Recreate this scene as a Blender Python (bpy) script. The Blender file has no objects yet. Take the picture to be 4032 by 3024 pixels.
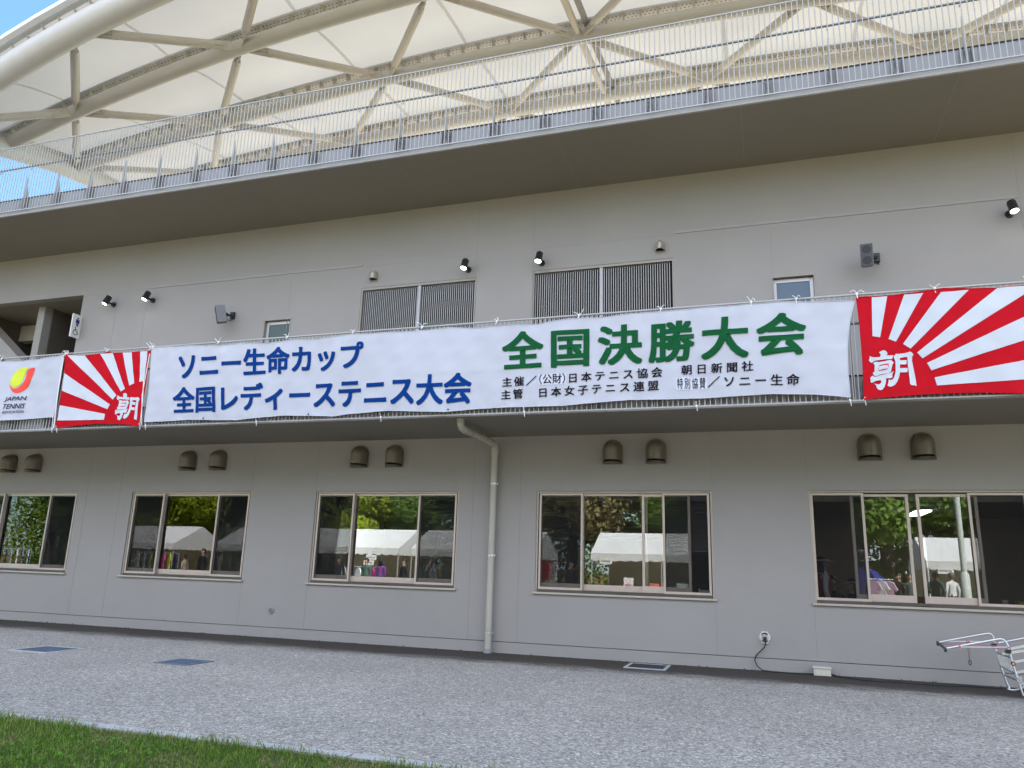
import bpy, bmesh, math, random
from mathutils import Vector, Matrix
import numpy as np
random.seed(7); RNG=np.random.default_rng(7)
SC=bpy.context.scene; COL=SC.collection
R_=math.radians

# ------------------------------------------------------------------ camera, sky, sun, exposure
cam=bpy.data.cameras.new('camera'); cam.sensor_width=36; cam.lens=26.786; cam.clip_end=3000; cam.clip_start=.05
camo=bpy.data.objects.new('camera',cam); COL.objects.link(camo); SC.camera=camo
CAM=Vector((0,-13,1.3845))
yaw,pit,rol=R_(-18.52),R_(13.706),R_(1.801)
f_=Vector((math.sin(yaw)*math.cos(pit),math.cos(yaw)*math.cos(pit),math.sin(pit)))
r_=Vector((math.cos(yaw),-math.sin(yaw),0)); u_=r_.cross(f_)
rr=r_*math.cos(rol)+u_*math.sin(rol); uu=-r_*math.sin(rol)+u_*math.cos(rol)
m=Matrix((( rr.x,uu.x,-f_.x,CAM.x),(rr.y,uu.y,-f_.y,CAM.y),(rr.z,uu.z,-f_.z,CAM.z),(0,0,0,1)))
camo.matrix_world=m

SUN_EL,SUN_AZ=R_(45),R_(35)          # sun stands high beyond the building, a little to the right
W=bpy.data.worlds.new('World'); SC.world=W; W.use_nodes=True
nt=W.node_tree; bg=nt.nodes['Background']
sky=nt.nodes.new('ShaderNodeTexSky'); sky.sky_type='NISHITA'; sky.sun_disc=False
sky.sun_elevation=SUN_EL; sky.sun_rotation=SUN_AZ; sky.air_density=1.0; sky.dust_density=.35; sky.ozone_density=2.0
def WN(t,**k):
    x=nt.nodes.new(t)
    for q,v in k.items(): setattr(x,q,v)
    return x
LK=nt.links.new
tint=WN('ShaderNodeVectorMath',operation='MULTIPLY'); tint.inputs[1].default_value=(.70,.88,.96); LK(sky.outputs[0],tint.inputs[0])
# bright cloud added over the unseen northern sky to light the facade; clear blue southward
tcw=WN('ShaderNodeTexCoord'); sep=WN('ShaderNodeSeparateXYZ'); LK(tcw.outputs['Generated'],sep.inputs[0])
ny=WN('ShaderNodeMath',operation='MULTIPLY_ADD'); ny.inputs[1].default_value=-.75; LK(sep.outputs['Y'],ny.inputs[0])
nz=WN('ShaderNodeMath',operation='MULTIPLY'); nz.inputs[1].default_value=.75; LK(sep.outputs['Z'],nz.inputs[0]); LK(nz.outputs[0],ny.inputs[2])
nx=WN('ShaderNodeMath',operation='MULTIPLY_ADD'); nx.inputs[1].default_value=.18; LK(sep.outputs['X'],nx.inputs[0]); LK(ny.outputs[0],nx.inputs[2])  # leans the added cloud right, brightening that end of the facade
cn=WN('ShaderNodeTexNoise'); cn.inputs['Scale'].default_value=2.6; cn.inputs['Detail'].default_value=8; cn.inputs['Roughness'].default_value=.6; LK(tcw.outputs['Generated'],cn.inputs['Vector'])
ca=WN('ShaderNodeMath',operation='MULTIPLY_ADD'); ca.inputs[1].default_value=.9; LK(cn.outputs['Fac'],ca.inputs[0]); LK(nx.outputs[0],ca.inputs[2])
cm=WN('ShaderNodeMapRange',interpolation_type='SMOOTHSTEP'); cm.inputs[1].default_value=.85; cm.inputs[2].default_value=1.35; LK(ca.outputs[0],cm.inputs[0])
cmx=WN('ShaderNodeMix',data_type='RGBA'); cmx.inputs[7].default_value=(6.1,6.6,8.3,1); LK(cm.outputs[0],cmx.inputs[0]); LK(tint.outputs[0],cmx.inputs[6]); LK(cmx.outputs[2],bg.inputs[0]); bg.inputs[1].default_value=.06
sl=bpy.data.lights.new('sun','SUN'); sl.energy=3.6; sl.angle=R_(.55); sl.color=(1,.95,.87)
so=bpy.data.objects.new('sun',sl); COL.objects.link(so)
sv=Vector((math.sin(SUN_AZ)*math.cos(SUN_EL),math.cos(SUN_AZ)*math.cos(SUN_EL),math.sin(SUN_EL)))
so.rotation_euler=sv.to_track_quat('Z','Y').to_euler(); so.location=(10,40,40)
SC.view_settings.view_transform='Standard'; SC.view_settings.look='None'; SC.view_settings.gamma=1
SC.view_settings.exposure=2.74
SC.cycles.use_denoising=True; SC.cycles.max_bounces=10; SC.cycles.diffuse_bounces=5; SC.cycles.transparent_max_bounces=16
SC.cycles.sample_clamp_indirect=6; SC.cycles.caustics_reflective=False; SC.cycles.caustics_refractive=False

# ------------------------------------------------------------------ helpers
ORG={}
def setp(o,label=None,cat=None,group=None,kind=None):
    if label: o['label']=label
    if cat: o['category']=cat
    if group: o['group']=group
    if kind: o['kind']=kind
    return o
def thing(name,label,cat,loc=(0,0,0),group=None):
    o=bpy.data.objects.new(name,None); COL.objects.link(o); o.location=loc; o.empty_display_size=.2
    ORG[o.name]=Vector(loc); return setp(o,label,cat,group)
class MB:
    """collects shapes (world coordinates) and links them as one mesh object"""
    def __init__(s): s.v=[]; s.f=[]; s.mi=[]; s.sm=[]; s.cur=0; s.smooth=False
    def add(s,vs,fs,smooth=None):
        b=len(s.v); s.v+= [tuple(v) for v in vs]
        for f in fs:
            s.f.append([b+i for i in f]); s.mi.append(s.cur); s.sm.append(s.smooth if smooth is None else smooth)
        return s
    def box(s,x0,x1,y0,y1,z0,z1):
        return s.add([(x,y,z) for z in (z0,z1) for y in (y0,y1) for x in (x0,x1)],
            [(0,2,3,1),(4,5,7,6),(0,1,5,4),(2,6,7,3),(0,4,6,2),(1,3,7,5)],False)
    def obox(s,c,ax,ay,az):
        c,ax,ay,az=map(Vector,(c,ax,ay,az))
        return s.add([c+ax*i+ay*j+az*k for k in (-1,1) for j in (-1,1) for i in (-1,1)],
            [(0,2,3,1),(4,5,7,6),(0,1,5,4),(2,6,7,3),(0,4,6,2),(1,3,7,5)],False)
    def bar(s,a,b,w,h,up=(0,0,1)):
        a,b=Vector(a),Vector(b); d=(b-a); L=d.length
        if L<1e-6: return s
        d/=L; sd=d.cross(Vector(up))
        if sd.length<1e-4: sd=d.cross(Vector((0,1,0)))
        sd.normalize(); un=sd.cross(d)
        return s.obox((a+b)/2,d*L/2,sd*w/2,un*h/2)
    def tube(s,pts,r,n=10,closed=False,cap=True):
        pts=[Vector(p) for p in pts]; N=len(pts); rs=r if isinstance(r,(list,tuple)) else [r]*N
        base=len(s.v); ref=None; rings=[]
        for i,p in enumerate(pts):
            if closed: t=(pts[(i+1)%N]-pts[i-1])
            else: t=pts[min(i+1,N-1)]-pts[max(i-1,0)]
            t.normalize()
            if ref is None:
                ref=t.cross(Vector((0,0,1)))
                if ref.length<1e-3: ref=t.cross(Vector((0,1,0)))
            ref=(ref-t*ref.dot(t)); ref.normalize(); bn=t.cross(ref)
            rings.append([p+(ref*math.cos(a)+bn*math.sin(a))*rs[i] for a in [2*math.pi*k/n for k in range(n)]])
        vs=[v for q in rings for v in q]; fs=[]
        for i in range(N if closed else N-1):
            j=(i+1)%N
            for k in range(n): fs.append((i*n+k,i*n+(k+1)%n,j*n+(k+1)%n,j*n+k))
        s.add(vs,fs,True)
        if cap and not closed:
            s.add(rings[0],[tuple(range(n))[::-1]],False); s.add(rings[-1],[tuple(range(n))],False)
        return s
    def cyl(s,a,b,r,n=16,r2=None): return s.tube([a,b],[r,r if r2 is None else r2],n)
    def prism(s,poly,a,b):
        """poly: list of points (Vector) ; extruded from offset a to offset b (Vectors)"""
        a,b=Vector(a),Vector(b); n=len(poly); P=[Vector(p) for p in poly]
        s.add([p+a for p in P]+[p+b for p in P],[tuple(range(n))[::-1],tuple(range(n,2*n))]+[(i,(i+1)%n,n+(i+1)%n,n+i) for i in range(n)],False)
        return s
    def ell(s,c,rx,ry,rz,nu=14,nv=9):
        c=Vector(c); vs=[]; fs=[]
        for j in range(nv+1):
            th=math.pi*j/nv
            for i in range(nu):
                ph=2*math.pi*i/nu; vs.append(c+Vector((rx*math.sin(th)*math.cos(ph),ry*math.sin(th)*math.sin(ph),rz*math.cos(th))))
        for j in range(nv):
            for i in range(nu): fs.append((j*nu+i,(j+1)*nu+i,(j+1)*nu+(i+1)%nu,j*nu+(i+1)%nu))
        return s.add(vs,fs,True)
    def build(s,name,mats,parent=None,bevel=0,kind=None,label=None,mat_w=None):
        me=bpy.data.meshes.new(name); o=bpy.data.objects.new(name,me); COL.objects.link(o)
        og=ORG[parent.name] if parent else Vector((0,0,0))
        vs=[(v[0]-og.x,v[1]-og.y,v[2]-og.z) for v in s.v]
        me.from_pydata(vs,[],s.f)
        if not isinstance(mats,(list,tuple)): mats=[mats]
        for mm in mats: me.materials.append(mm)
        me.polygons.foreach_set('material_index',s.mi); me.polygons.foreach_set('use_smooth',s.sm)
        me.update()
        if parent: o.parent=parent
        ORG[o.name]=og
        if bevel:
            b=o.modifiers.new('bevel','BEVEL'); b.width=bevel; b.segments=2; b.limit_method='ANGLE'; b.angle_limit=R_(50)
        if kind: o['kind']=kind
        if label: o['label']=label
        return o
def copy_tree(o,parent=None,delta=None):
    c=o.copy(); COL.objects.link(c); 
    if parent: c.parent=parent
    if delta is not None: c.location=Vector(c.location)+Vector(delta)
    ORG[c.name]=Vector(c.location) if parent is None else ORG[parent.name]
    for ch in list(o.children): copy_tree(ch,c)
    return c
def interp(x,P):
    xs=[a for a,_ in P]; zs=[b for _,b in P]
    return float(np.interp(x,xs,zs))

# ------------------------------------------------------------------ materials (all procedural)
MATS={}
def mat(name,col,rough=.6,metal=0,var=0,vscale=6,bump=0,bscale=80,spec=.5,streak=0,em=None,emc=None,warp=None,trans=0):
    if name in MATS: return MATS[name]
    M=bpy.data.materials.new(name); M.use_nodes=True; n=M.node_tree; L=n.links; b=n.nodes['Principled BSDF']
    b.inputs['Base Color'].default_value=(*col,1); b.inputs['Roughness'].default_value=rough
    b.inputs['Metallic'].default_value=metal; b.inputs['Specular IOR Level'].default_value=spec
    tc=n.nodes.new('ShaderNodeTexCoord')
    src=None
    if var:
        no=n.nodes.new('ShaderNodeTexNoise'); no.inputs['Scale'].default_value=vscale; no.inputs['Detail'].default_value=6; no.inputs['Roughness'].default_value=.6
        L.new(tc.outputs['Object'],no.inputs['Vector'])
        mr=n.nodes.new('ShaderNodeMapRange'); mr.inputs[1].default_value=.3; mr.inputs[2].default_value=.7; mr.inputs[3].default_value=1-var; mr.inputs[4].default_value=1+var
        L.new(no.outputs['Fac'],mr.inputs[0]); src=mr.outputs[0]
        if streak:
            mp=n.nodes.new('ShaderNodeMapping'); mp.inputs['Scale'].default_value=(9,9,.35)
            L.new(tc.outputs['Object'],mp.inputs[0])
            n2=n.nodes.new('ShaderNodeTexNoise'); n2.inputs['Scale'].default_value=1; n2.inputs['Detail'].default_value=5; L.new(mp.outputs[0],n2.inputs['Vector'])
            m2=n.nodes.new('ShaderNodeMapRange'); m2.inputs[1].default_value=.35; m2.inputs[2].default_value=.7; m2.inputs[3].default_value=1-streak; m2.inputs[4].default_value=1+streak*.4
            L.new(n2.outputs['Fac'],m2.inputs[0]); mu=n.nodes.new('ShaderNodeMath'); mu.operation='MULTIPLY'
            L.new(src,mu.inputs[0]); L.new(m2.outputs[0],mu.inputs[1]); src=mu.outputs[0]
        vm=n.nodes.new('ShaderNodeVectorMath'); vm.operation='SCALE'; vm.inputs[0].default_value=col
        L.new(src,vm.inputs['Scale']); L.new(vm.outputs[0],b.inputs['Base Color'])
        rm=n.nodes.new('ShaderNodeMath'); rm.operation='MULTIPLY_ADD'; rm.inputs[1].default_value=.15; rm.inputs[2].default_value=rough-.075
        L.new(no.outputs['Fac'],rm.inputs[0]); L.new(rm.outputs[0],b.inputs['Roughness'])
    if bump:
        nb=n.nodes.new('ShaderNodeTexNoise'); nb.inputs['Scale'].default_value=bscale; nb.inputs['Detail'].default_value=3
        L.new(tc.outputs['Object'],nb.inputs['Vector']); bp=n.nodes.new('ShaderNodeBump'); bp.inputs['Strength'].default_value=bump; bp.inputs['Distance'].default_value=.01
        L.new(nb.outputs['Fac'],bp.inputs['Height']); L.new(bp.outputs[0],b.inputs['Normal'])
    if em: b.inputs['Emission Color'].default_value=(*(emc or col),1); b.inputs['Emission Strength'].default_value=em
    MATS[name]=M; return M
def glass_mat(name,ior=1.95,tint=(.93,.97,.95)):
    M=bpy.data.materials.new(name); M.use_nodes=True; n=M.node_tree; n.nodes.clear(); L=n.links
    out=n.nodes.new('ShaderNodeOutputMaterial'); mx=n.nodes.new('ShaderNodeMixShader'); t=n.nodes.new('ShaderNodeBsdfTransparent'); g=n.nodes.new('ShaderNodeBsdfGlossy'); fr=n.nodes.new('ShaderNodeFresnel')
    t.inputs[0].default_value=(*tint,1); g.inputs['Roughness'].default_value=0.0; fr.inputs[0].default_value=ior
    tc=n.nodes.new('ShaderNodeTexCoord'); no=n.nodes.new('ShaderNodeTexNoise'); no.inputs['Scale'].default_value=1.3; no.inputs['Detail'].default_value=1
    bp=n.nodes.new('ShaderNodeBump'); bp.inputs['Strength'].default_value=.05; bp.inputs['Distance'].default_value=.004
    L.new(tc.outputs['Object'],no.inputs['Vector']); L.new(no.outputs['Fac'],bp.inputs['Height']); L.new(bp.outputs[0],g.inputs['Normal'])
    L.new(fr.outputs[0],mx.inputs[0]); L.new(t.outputs[0],mx.inputs[1]); L.new(g.outputs[0],mx.inputs[2]); L.new(mx.outputs[0],out.inputs[0]); return M
def screen_mat(name,op=.5,col=(.03,.03,.03)):
    M=bpy.data.materials.new(name); M.use_nodes=True; n=M.node_tree; n.nodes.clear(); L=n.links
    out=n.nodes.new('ShaderNodeOutputMaterial'); mx=n.nodes.new('ShaderNodeMixShader'); t=n.nodes.new('ShaderNodeBsdfTransparent'); d=n.nodes.new('ShaderNodeBsdfDiffuse')
    d.inputs[0].default_value=(*col,1); mx.inputs[0].default_value=op
    L.new(t.outputs[0],mx.inputs[1]); L.new(d.outputs[0],mx.inputs[2]); L.new(mx.outputs[0],out.inputs[0]); return M
def sheet_mat(name,col,trans,tf=.5,var=.05,vscale=1.5,bump=0,bscale=30):
    """cloth, membrane or leaf: diffuse on both sides plus light coming through"""
    M=bpy.data.materials.new(name); M.use_nodes=True; n=M.node_tree; n.nodes.clear(); L=n.links
    out=n.nodes.new('ShaderNodeOutputMaterial'); mx=n.nodes.new('ShaderNodeMixShader'); d=n.nodes.new('ShaderNodeBsdfDiffuse'); t=n.nodes.new('ShaderNodeBsdfTranslucent')
    mx.inputs[0].default_value=tf; tc=n.nodes.new('ShaderNodeTexCoord')
    no=n.nodes.new('ShaderNodeTexNoise'); no.inputs['Scale'].default_value=vscale; no.inputs['Detail'].default_value=5
    L.new(tc.outputs['Object'],no.inputs['Vector'])
    mr=n.nodes.new('ShaderNodeMapRange'); mr.inputs[1].default_value=.3; mr.inputs[2].default_value=.7; mr.inputs[3].default_value=1-var; mr.inputs[4].default_value=1+var; L.new(no.outputs['Fac'],mr.inputs[0])
    for nd,c in ((d,col),(t,trans)):
        vm=n.nodes.new('ShaderNodeVectorMath'); vm.operation='SCALE'; vm.inputs[0].default_value=c; L.new(mr.outputs[0],vm.inputs['Scale']); L.new(vm.outputs[0],nd.inputs[0])
    if bump:
        nb=n.nodes.new('ShaderNodeTexNoise'); nb.inputs['Scale'].default_value=bscale; L.new(tc.outputs['Object'],nb.inputs['Vector']); bp=n.nodes.new('ShaderNodeBump'); bp.inputs['Strength'].default_value=bump; bp.inputs['Distance'].default_value=.01
        L.new(nb.outputs['Fac'],bp.inputs['Height']); L.new(bp.outputs[0],d.inputs['Normal'])
    L.new(d.outputs[0],mx.inputs[1]); L.new(t.outputs[0],mx.inputs[2]); L.new(mx.outputs[0],out.inputs[0]); MATS[name]=M; return M

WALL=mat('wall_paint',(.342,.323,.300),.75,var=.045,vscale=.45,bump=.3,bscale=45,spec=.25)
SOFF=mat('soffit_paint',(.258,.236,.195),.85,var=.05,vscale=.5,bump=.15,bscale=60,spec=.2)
JOINT=mat('joint_sealant',(.29,.282,.27),.8,var=.1,vscale=8)
FASC=mat('fascia_steel',(.275,.28,.29),.5,var=.04,vscale=3)
DKGAP=mat('dark_gap',(.03,.03,.032),.9)
FRAME=mat('champagne_aluminium',(.53,.445,.38),.38,metal=.25,var=.04,vscale=5)
FRAMED=mat('bronze_track',(.10,.085,.075),.5,metal=.3,var=.1,vscale=12)
SILL=mat('sill_aluminium',(.50,.44,.38),.45,metal=.3,var=.06,vscale=6)
GLASS=glass_mat('window_glass'); SCREEN=screen_mat('insect_mesh',.30)
RAIL=mat('railing_paint',(.39,.39,.375),.45,var=.05,vscale=5)
RAILD=mat('bracket_steel',(.25,.25,.255),.5,metal=.4,var=.15,vscale=14)
HAND=mat('handrail_steel',(.22,.22,.23),.4,metal=.5,var=.08,vscale=8)
TUBE=mat('truss_paint',(.52,.505,.475),.42,var=.035,vscale=2.5,bump=.03,bscale=25)
PLATE=mat('clamp_plate',(.52,.53,.54),.45,metal=.2,var=.05,vscale=4)
BOLT=mat('bolt_dark',(.02,.02,.02),.6)
GUSS=mat('gusset_paint',(.50,.48,.44),.5,var=.12,vscale=10)
HOOD=mat('hood_bronze',(.195,.165,.13),.42,metal=.35,var=.12,vscale=7)
HOODI=mat('hood_inside',(.02,.018,.015),.9)
BLACK=mat('black_paint',(.018,.018,.019),.45,var=.1,vscale=15)
LENS=mat('lamp_lens',(1,.93,.78),.3,em=3,emc=(1,.90,.70))
PIPE=mat('pipe_vinyl',(.45,.42,.355),.4,var=.05,vscale=4)
STEEL=mat('bright_steel',(.62,.62,.62),.28,metal=.9,var=.06,vscale=10)
WPLAS=mat('white_plastic',(.74,.74,.72),.4,var=.04,vscale=10)
SPKG=mat('speaker_grey',(.20,.21,.225),.55,var=.06,vscale=9)
SPKD=mat('speaker_grille',(.09,.095,.105),.7,var=.15,vscale=60)
CLOTHW=sheet_mat('white_cotton',(.555,.575,.635),(.55,.57,.63),.12,.03,.9,bump=.13,bscale=7)
CLOTHR=sheet_mat('red_cotton',(.53,.012,.022),(.62,.02,.03),.10,.05,2,bump=.28,bscale=7)
ROPE=mat('white_cord',(.80,.80,.78),.8,var=.05,vscale=30)
INK={'blue':mat('ink_blue',(.0,.036,.19),.85,var=.04,vscale=4,spec=.12),'green':mat('ink_green',(.006,.085,.027),.85,var=.05,vscale=4,spec=.12),'black':mat('ink_black',(.008,.006,.014),.85,spec=.12),
 'navy':mat('ink_navy',(.014,.010,.06),.85,spec=.12),'white':mat('print_white',(.55,.585,.635),.8,var=.03,vscale=3,bump=.1,bscale=9),'patch':mat('patch_white',(.60,.63,.72),.7,var=.03,vscale=5),
 'yellow':mat('ink_yellow',(.60,.68,.03),.75,var=.04,vscale=6),'red':mat('ink_red',(.80,.055,.03),.75,var=.05,vscale=6)}
ALU=mat('cart_aluminium',(.72,.73,.74),.3,metal=.75,var=.05,vscale=9)
MEMB=sheet_mat('roof_membrane',(.55,.54,.51),(.184,.179,.160),.5,.06,.35)
SEAM=sheet_mat('membrane_seam',(.45,.44,.42),(.82,.81,.77),.85,.05,.6)
# ------------------------------------------------------------------ ground, pavement, kerb
def ground_mat():
    M=bpy.data.materials.new('paving_grit'); M.use_nodes=True; n=M.node_tree; L=n.links; b=n.nodes['Principled BSDF']; b.inputs['Roughness'].default_value=.85; b.inputs['Specular IOR Level'].default_value=.25
    tc=n.nodes.new('ShaderNodeTexCoord'); P=tc.outputs['Object']
    def N(t,**k):
        x=n.nodes.new(t)
        for a,v in k.items(): setattr(x,a,v)
        return x
    vo=N('ShaderNodeTexVoronoi'); vo.inputs['Scale'].default_value=72; L.new(P,vo.inputs['Vector'])
    v2=N('ShaderNodeTexVoronoi'); v2.inputs['Scale'].default_value=31; L.new(P,v2.inputs['Vector'])
    sx=N('ShaderNodeSeparateColor'); L.new(vo.outputs['Color'],sx.inputs[0]); s2=N('ShaderNodeSeparateColor'); L.new(v2.outputs['Color'],s2.inputs[0])
    r=N('ShaderNodeValToRGB'); e=r.color_ramp.elements; e[0].position=.0; e[0].color=(.085,.082,.076,1); e[1].position=1; e[1].color=(.66,.63,.565,1)
    a=e.new(.35); a.color=(.245,.233,.205,1); a=e.new(.75); a.color=(.37,.352,.312,1)
    mm=N('ShaderNodeMath',operation='MULTIPLY_ADD'); mm.inputs[1].default_value=.30; L.new(s2.outputs[1],mm.inputs[0]); m1=N('ShaderNodeMath',operation='MULTIPLY'); m1.inputs[1].default_value=.70; L.new(sx.outputs[0],m1.inputs[0]); L.new(m1.outputs[0],mm.inputs[2]); L.new(mm.outputs[0],r.inputs[0])
    # broad patches
    no=N('ShaderNodeTexNoise'); no.inputs['Scale'].default_value=.55; no.inputs['Detail'].default_value=6; L.new(P,no.inputs['Vector'])
    mr=N('ShaderNodeMapRange'); mr.inputs[1].default_value=.3; mr.inputs[2].default_value=.7; mr.inputs[3].default_value=.90; mr.inputs[4].default_value=1.08; L.new(no.outputs['Fac'],mr.inputs[0])
    vm=N('ShaderNodeVectorMath',operation='SCALE'); L.new(r.outputs[0],vm.inputs[0]); L.new(mr.outputs[0],vm.inputs['Scale'])
    # soil washed against the wall foot
    sp=N('ShaderNodeSeparateXYZ'); L.new(P,sp.inputs[0])
    n3=N('ShaderNodeTexNoise'); n3.inputs['Scale'].default_value=2.2; n3.inputs['Detail'].default_value=9; n3.inputs['Roughness'].default_value=.72
    mp=N('ShaderNodeMapping'); mp.inputs['Scale'].default_value=(.55,1.6,1); L.new(P,mp.inputs[0]); L.new(mp.outputs[0],n3.inputs['Vector'])
    ad=N('ShaderNodeMath',operation='MULTIPLY_ADD'); ad.inputs[1].default_value=1.5; L.new(n3.outputs['Fac'],ad.inputs[0]); L.new(sp.outputs['Y'],ad.inputs[2])
    sm=N('ShaderNodeMapRange',interpolation_type='SMOOTHSTEP'); sm.inputs[1].default_value=-1.0; sm.inputs[2].default_value=-.15; L.new(ad.outputs[0],sm.inputs[0])
    n4=N('ShaderNodeTexNoise'); n4.inputs['Scale'].default_value=38; n4.inputs['Detail'].default_value=5; L.new(P,n4.inputs['Vector'])
    r2=N('ShaderNodeValToRGB'); e=r2.color_ramp.elements; e[0].position=.35; e[0].color=(.028,.024,.02,1); e[1].position=.72; e[1].color=(.10,.088,.072,1); L.new(n4.outputs['Fac'],r2.inputs[0])
    mx=N('ShaderNodeMix',data_type='RGBA'); L.new(sm.outputs[0],mx.inputs[0]); L.new(vm.outputs[0],mx.inputs[6]); L.new(r2.outputs[0],mx.inputs[7])
    # scattered dark specks
    v3=N('ShaderNodeTexVoronoi'); v3.inputs['Scale'].default_value=2.6; L.new(P,v3.inputs['Vector'])
    lt=N('ShaderNodeMath',operation='LESS_THAN'); lt.inputs[1].default_value=.045; L.new(v3.outputs['Distance'],lt.inputs[0])
    s3=N('ShaderNodeSeparateColor'); L.new(v3.outputs['Color'],s3.inputs[0]); g3=N('ShaderNodeMath',operation='GREATER_THAN'); g3.inputs[1].default_value=.7; L.new(s3.outputs[0],g3.inputs[0])
    ml=N('ShaderNodeMath',operation='MULTIPLY'); L.new(lt.outputs[0],ml.inputs[0]); L.new(g3.outputs[0],ml.inputs[1]); m5=N('ShaderNodeMath',operation='MULTIPLY'); m5.inputs[1].default_value=.6; L.new(ml.outputs[0],m5.inputs[0])
    mx2=N('ShaderNodeMix',data_type='RGBA'); mx2.inputs[7].default_value=(.10,.085,.07,1); L.new(m5.outputs[0],mx2.inputs[0]); L.new(mx.outputs[2],mx2.inputs[6]); L.new(mx2.outputs[2],b.inputs['Base Color'])
    bp=N('ShaderNodeBump'); bp.inputs['Strength'].default_value=.55; bp.inputs['Distance'].default_value=.006; L.new(vo.outputs['Distance'],bp.inputs['Height']); L.new(bp.outputs[0],b.inputs['Normal'])
    return M
PAVE=ground_mat()
def lawn_mat(name,c1,c2,c3,sc=1.2):
    M=bpy.data.materials.new(name); M.use_nodes=True; n=M.node_tree; L=n.links; b=n.nodes['Principled BSDF']; b.inputs['Roughness'].default_value=.95; b.inputs['Specular IOR Level'].default_value=.1
    tc=n.nodes.new('ShaderNodeTexCoord'); no=n.nodes.new('ShaderNodeTexNoise'); no.inputs['Scale'].default_value=sc; no.inputs['Detail'].default_value=10; no.inputs['Roughness'].default_value=.7; L.new(tc.outputs['Object'],no.inputs['Vector'])
    r=n.nodes.new('ShaderNodeValToRGB'); e=r.color_ramp.elements; e[0].position=.3; e[0].color=(*c1,1); e[1].position=.72; e[1].color=(*c3,1); a=e.new(.5); a.color=(*c2,1)
    L.new(no.outputs['Fac'],r.inputs[0]); L.new(r.outputs[0],b.inputs['Base Color'])
    n2=n.nodes.new('ShaderNodeTexNoise'); n2.inputs['Scale'].default_value=60; L.new(tc.outputs['Object'],n2.inputs['Vector']); bp=n.nodes.new('ShaderNodeBump'); bp.inputs['Strength'].default_value=.6; bp.inputs['Distance'].default_value=.02; L.new(n2.outputs['Fac'],bp.inputs['Height']); L.new(bp.outputs[0],b.inputs['Normal'])
    return M
MEADOW=lawn_mat('dry_meadow',(.12,.09,.035),(.19,.135,.055),(.27,.20,.09),.25)
LAWN=lawn_mat('lawn_soil',(.035,.05,.015),(.06,.085,.025),(.12,.10,.055),3)
KERB=mat('kerb_concrete',(.37,.375,.365),.8,var=.1,vscale=6,bump=.2,bscale=50)

b=MB(); b.add([(-900,-900,-.012),(900,-900,-.012),(900,900,-.012),(-900,900,-.012)],[(0,1,2,3)]); b.build('ground',MEADOW,kind='structure')
b=MB(); b.add([(-45,-7.46,0),(30,-7.46,0),(30,.02,0),(-45,.02,0)],[(0,1,2,3)]); b.build('pavement',PAVE,kind='structure')
b=MB(); b.add([(-45,-11.5,-.004),(30,-11.5,-.004),(30,-7.57,-.004),(-45,-7.57,-.004)],[(0,1,2,3)]); b.build('lawn',LAWN,kind='structure')
b=MB()
x=-45
while x<30:
    b.box(x+.004,x+.596*3.33,-7.575,-7.455,-.10,.018); x+=2.0
b.build('kerb_strip',KERB,kind='structure',bevel=.008)

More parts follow.
